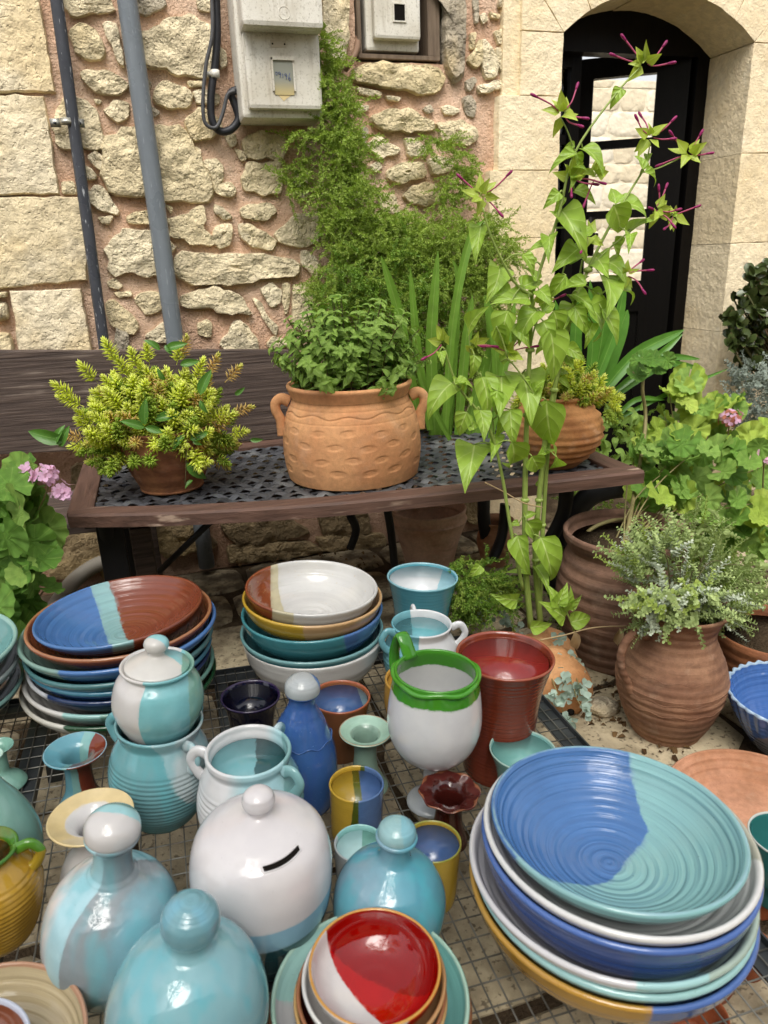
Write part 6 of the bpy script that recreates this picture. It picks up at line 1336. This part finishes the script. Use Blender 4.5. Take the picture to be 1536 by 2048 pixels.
esh = tag(empty('grey_shrub', onZ(1530, 1040, 0)), 'fine grey leaved shrub below the jade bush', 'plant')
M_gry = leafmat('grey_shrub_leaf', '6f7a70', '8a948a', None, .7, .1, spec=.2); GS = [mk('sprig', paired_geo(.08, 9, .017, k), M_gry) for k in (11, 12)]
rn.seed(95); lv = []
for i in range(150):
    a = U_(0, 6.283); k = math.sqrt(rn.random()); p = onY(1515+50*k*math.cos(a), 800+75*k*math.sin(a), U_(2.3, 2.5)); lv.append((rn.randrange(2), lm(p, rdir()+Vector((-.2, -.3, .6)), rdir(), U_(.8, 1.2))))
put(esh, 'sprig', GS, lv); stem(esh, [esh.location, onY(1520, 850, 2.4)], .012, .006, M_mintstem)
# ---------------------------------------------------------------- ground plants round the log planter
ecov = tag(empty('ground_fern', onZ(940, 1230, 0)), 'low asparagus fern on the ground behind the turquoise cup', 'plant')
blob_plumes(ecov, [(930, 1150, 45, 45, 1.62, 1.75), (960, 1190, 60, 40, 1.58, 1.7), (1000, 1180, 40, 40, 1.62, 1.75), (920, 1210, 30, 25, 1.62, 1.7), (1130, 1200, 30, 30, 1.72, 1.8), (1110, 1120, 30, 30, 1.8, 1.95)], .03, 97, (.5, .9), 200)
# ferny filler in shadow behind the bench legs
edk = tag(empty('shaded_greenery', onZ(1110, 1060, 0)), 'mixed greenery growing in the shade between bench and door', 'plant')
blob_plumes(edk, [(1230, 900, 60, 70, 2.1, 2.4), (1290, 860, 70, 50, 2.2, 2.4), (1180, 1000, 60, 40, 2.2, 2.4), (1330, 850, 50, 40, 2.25, 2.4), (1250, 980, 70, 40, 2.0, 2.2)], .006, 98, (.7, 1.1), 120)
put(edk, 'leaf', MI, [(rn.randrange(3), lm(onY(1255+60*U_(-1, 1), 880+70*U_(-1, 1), U_(1.95, 2.2)), rdir()+Vector((0, -.3, .1)), TOC+rdir()*.5, U_(.03, .05))) for i in range(110)])
esv = tag(empty('silver_ground_plant', onZ(1010, 1275, 0)), 'blue grey succulent trailing over the log planter', 'plant')
M_dud = leafmat('blue_grey_leaf', '8fa698', 'a9bbae', None, .65, .08, spec=.25); DU = [mk('leaf', leaf_geo(1, .42, lambda t: max(.05, math.sin(math.pi*t**1.5)**.8), .25, dr, 4, 2), M_dud) for dr in (.4, -.4)]
rn.seed(99); lv = []
for x, y, z in ((950, 1195, .16), (965, 1215, .14), (990, 1200, .15), (1000, 1225, .12), (975, 1240, .12), (1015, 1245, .12), (1035, 1262, .11), (955, 1235, .12), (1120, 1322, .13), (1140, 1318, .13), (1155, 1330, .12), (1110, 1350, .12), (1130, 1365, .12), (1150, 1380, .10), (1160, 1345, .11), (1100, 1395, .10), (1118, 1400, .10), (1135, 1395, .10), (1170, 1405, .08), (1175, 1425, .08), (1138, 1440, .05), (1125, 1442, .05), (1105, 1305, .13), (1162, 1372, .1), (1095, 1330, .12), (1115, 1280, .14), (935, 1185, .15), (1000, 1185, .16)):
    p = onZ(x, y, z)
    for j in range(8): d = rdir()+TOC*.35+Vector((0, 0, .3)); lv.append((rn.randrange(2), lm(p+rdir()*.006, d, TOC+rdir()*.4, U_(.016, .028))))
put(esv, 'leaf', DU, lv)
for q in (((1100, 1290, .14), (1135, 1340, .13), (1155, 1400, .09), (1172, 1420, .08)), ((1090, 1300, .14), (1105, 1360, .12), (1120, 1400, .1), (1130, 1440, .05)), ((1110, 1310, .14), (1150, 1350, .12), (1160, 1390, .1))): stem(esv, [onZ(*t) for t in q], .0018, .001, M_gstem, 'trailing_stem')
# shoots and a dry vine by the planter
lv = []
for q in "1115 1210 1135 1180|1130 1220 1150 1190|1130 1235 1095 1225|1140 1245 1190 1245|1135 1215 1165 1205|1128 1225 1100 1205|1060 1255 1100 1262|1035 1200 1000 1215|960 1130 950 1160".split('|'):
    a = [float(t) for t in q.split()]; b, t = onY(a[0], a[1], 1.50), onY(a[2], a[3], 1.48); lv.append((rn.randrange(4), lm(b, (t-b).normalized()+Vector((0, 0, .3)), TOC+rdir()*.3, (t-b).length*1.25)))
put(emir, 'leaf', ML, lv); stem(emir, [onY(1150, 1268, 1.5), onY(1140, 1240, 1.5), onY(1125, 1205, 1.5)], .003, .002, M_mirstem)
M_dryv = leafmat('dry_vine', 'a08a66', 'b59c74', None, .8, .05)
stem(emir, [onY(1080, 1280, 1.48), onY(1130, 1270, 1.46), onY(1190, 1255, 1.44), onY(1275, 1252, 1.42)], .0022, .0018, M_dryv, 'dry_stem'); put(emir, 'dry_leaf', [mk('dry_leaf', leaf_geo(1, .2, LANCE, .6, .5, 6, 4, .15, 1.5), M_dryv)], [(0, lm(onY(1240, 1256, 1.42), (0, -.1, -1), TOC, .06)), (0, lm(onY(1150, 1262, 1.45), (.2, -.1, -1), TOC, .07)), (0, lm(onY(1252, 1250, 1.42), (.5, 0, -.4), TOC, .025))])
stem(emir, [yp(970, 965, -.02), yp(1010, 985, -.02), yp(1045, 1005, -.03), yp(1085, 1015, -.03)], .0016, .0016, M_dryv, 'plant_tie')
# ================================================================== unseen house and tree behind the viewer, added to shape the glaze reflections
hs_ = tag(empty('unseen_house', (0, -3.4, 0)), 'pale stone house on the other side of the lane', 'house')
part('wall', hs_, M_sand, [((-7, -.3, -.05), (-1.6, 0, 3.6)), ((-.4, -.3, -.05), (1.2, 0, 3.6)), ((2.4, -.3, -.05), (8, 0, 3.6)), ((-1.6, -.3, 2.3), (-.4, 0, 3.6)), ((1.2, -.3, 2.3), (2.4, 0, 3.6)), ((1.2, -.3, -.05), (2.4, 0, .9))], 0)
part('door', hs_, M_door, [((-1.6, -.2, 0), (-.4, -.15, 2.3))], 0); part('window', hs_, M_door, [((1.2, -.2, .9), (2.4, -.15, 2.3))], 0)
part('roof', hs_, M_mortar, [((-7.2, -1.2, 3.6), (8.2, .25, 3.75))], .02)
tr_ = tag(empty('unseen_tree', (-1.9, -1.7, 0)), 'leafy tree standing behind the viewer over the lane', 'tree')  # tree added out of view so the glaze highlights break up
m = MB(); m.tube(cmr([(0, 0, 0), (.05, .05, 1.2), (.2, .2, 2.3), (.6, .5, 3.4)], 5), [.11-.003*i for i in range(16)], 10)
for q in ([(.2, .2, 2.3), (.9, .9, 3.0), (1.6, 1.5, 3.5)], [(.1, .1, 1.9), (-.6, .5, 2.8), (-.9, .9, 3.4)], [(.2, .2, 2.4), (1.2, .3, 3.2), (2.1, .5, 3.7)]): m.tube(cmr(q, 4), .035, 7)
m.build('trunk', M_mintstem, tr_)
rn.seed(123); cr = MB(); lf_ = leaf_geo(1, .36, OVATE, .2, .6, 3, 2)
for cx, cy0, cz, rad, n in ((.6, .6, 3.7, .9, 420), (1.6, 1.4, 3.9, .75, 330), (-.8, .9, 3.6, .8, 330), (2.2, .5, 4.1, .8, 330), (.3, 1.6, 4.2, .7, 240)):
    for i in range(n):
        u = rdir()*rad*U_(.35, 1); M_ = lm(Vector((cx, cy0, cz))+Vector((u.x, u.y, u.z*.6)), rdir()+Vector((0, 0, -.4)), rdir()+Vector((0, 0, 1)), U_(.09, .15)); cr.add([M_ @ v for v in lf_[0]], lf_[1], lf_[2])
cr.build('crown', M_mint, tr_)

# dry leaf litter and soil crumbs on the paving under and beside the bench
rn.seed(131); lt = MB(); M_lit = leafmat('brown_leaf_litter', '3f2f20', '6f5638', None, .9, 0, spec=.1); lg = leaf_geo(1, .3, OVATE, .4, 1.2, 3, 2, .1, .6)
for x, y, rx, ry, n in ((480, 1110, 180, 26, 120), (690, 1120, 70, 20, 40), (1215, 1375, 45, 14, 26), (1250, 1440, 30, 40, 24), (1330, 1500, 60, 12, 14), (1200, 1430, 40, 20, 20), (160, 1170, 60, 15, 20)):
    for i in range(n):
        a = U_(0, 6.283); k = math.sqrt(rn.random()); p = onZ(x+rx*k*math.cos(a), y+ry*k*math.sin(a), .006); M_ = lm(p, Vector((U_(-1, 1), U_(-1, 1), .1)), Vector((U_(-.4, .4), U_(-.4, .4), 1)), U_(.008, .028)); lt.add([M_ @ v for v in lg[0]], lg[1], lg[2])
o = stuff(lt.build('leaf_litter', M_lit)); tag(o, 'brown dry leaf litter scattered on the paving under the bench', 'leaf litter')
bpy.context.view_layer.update()
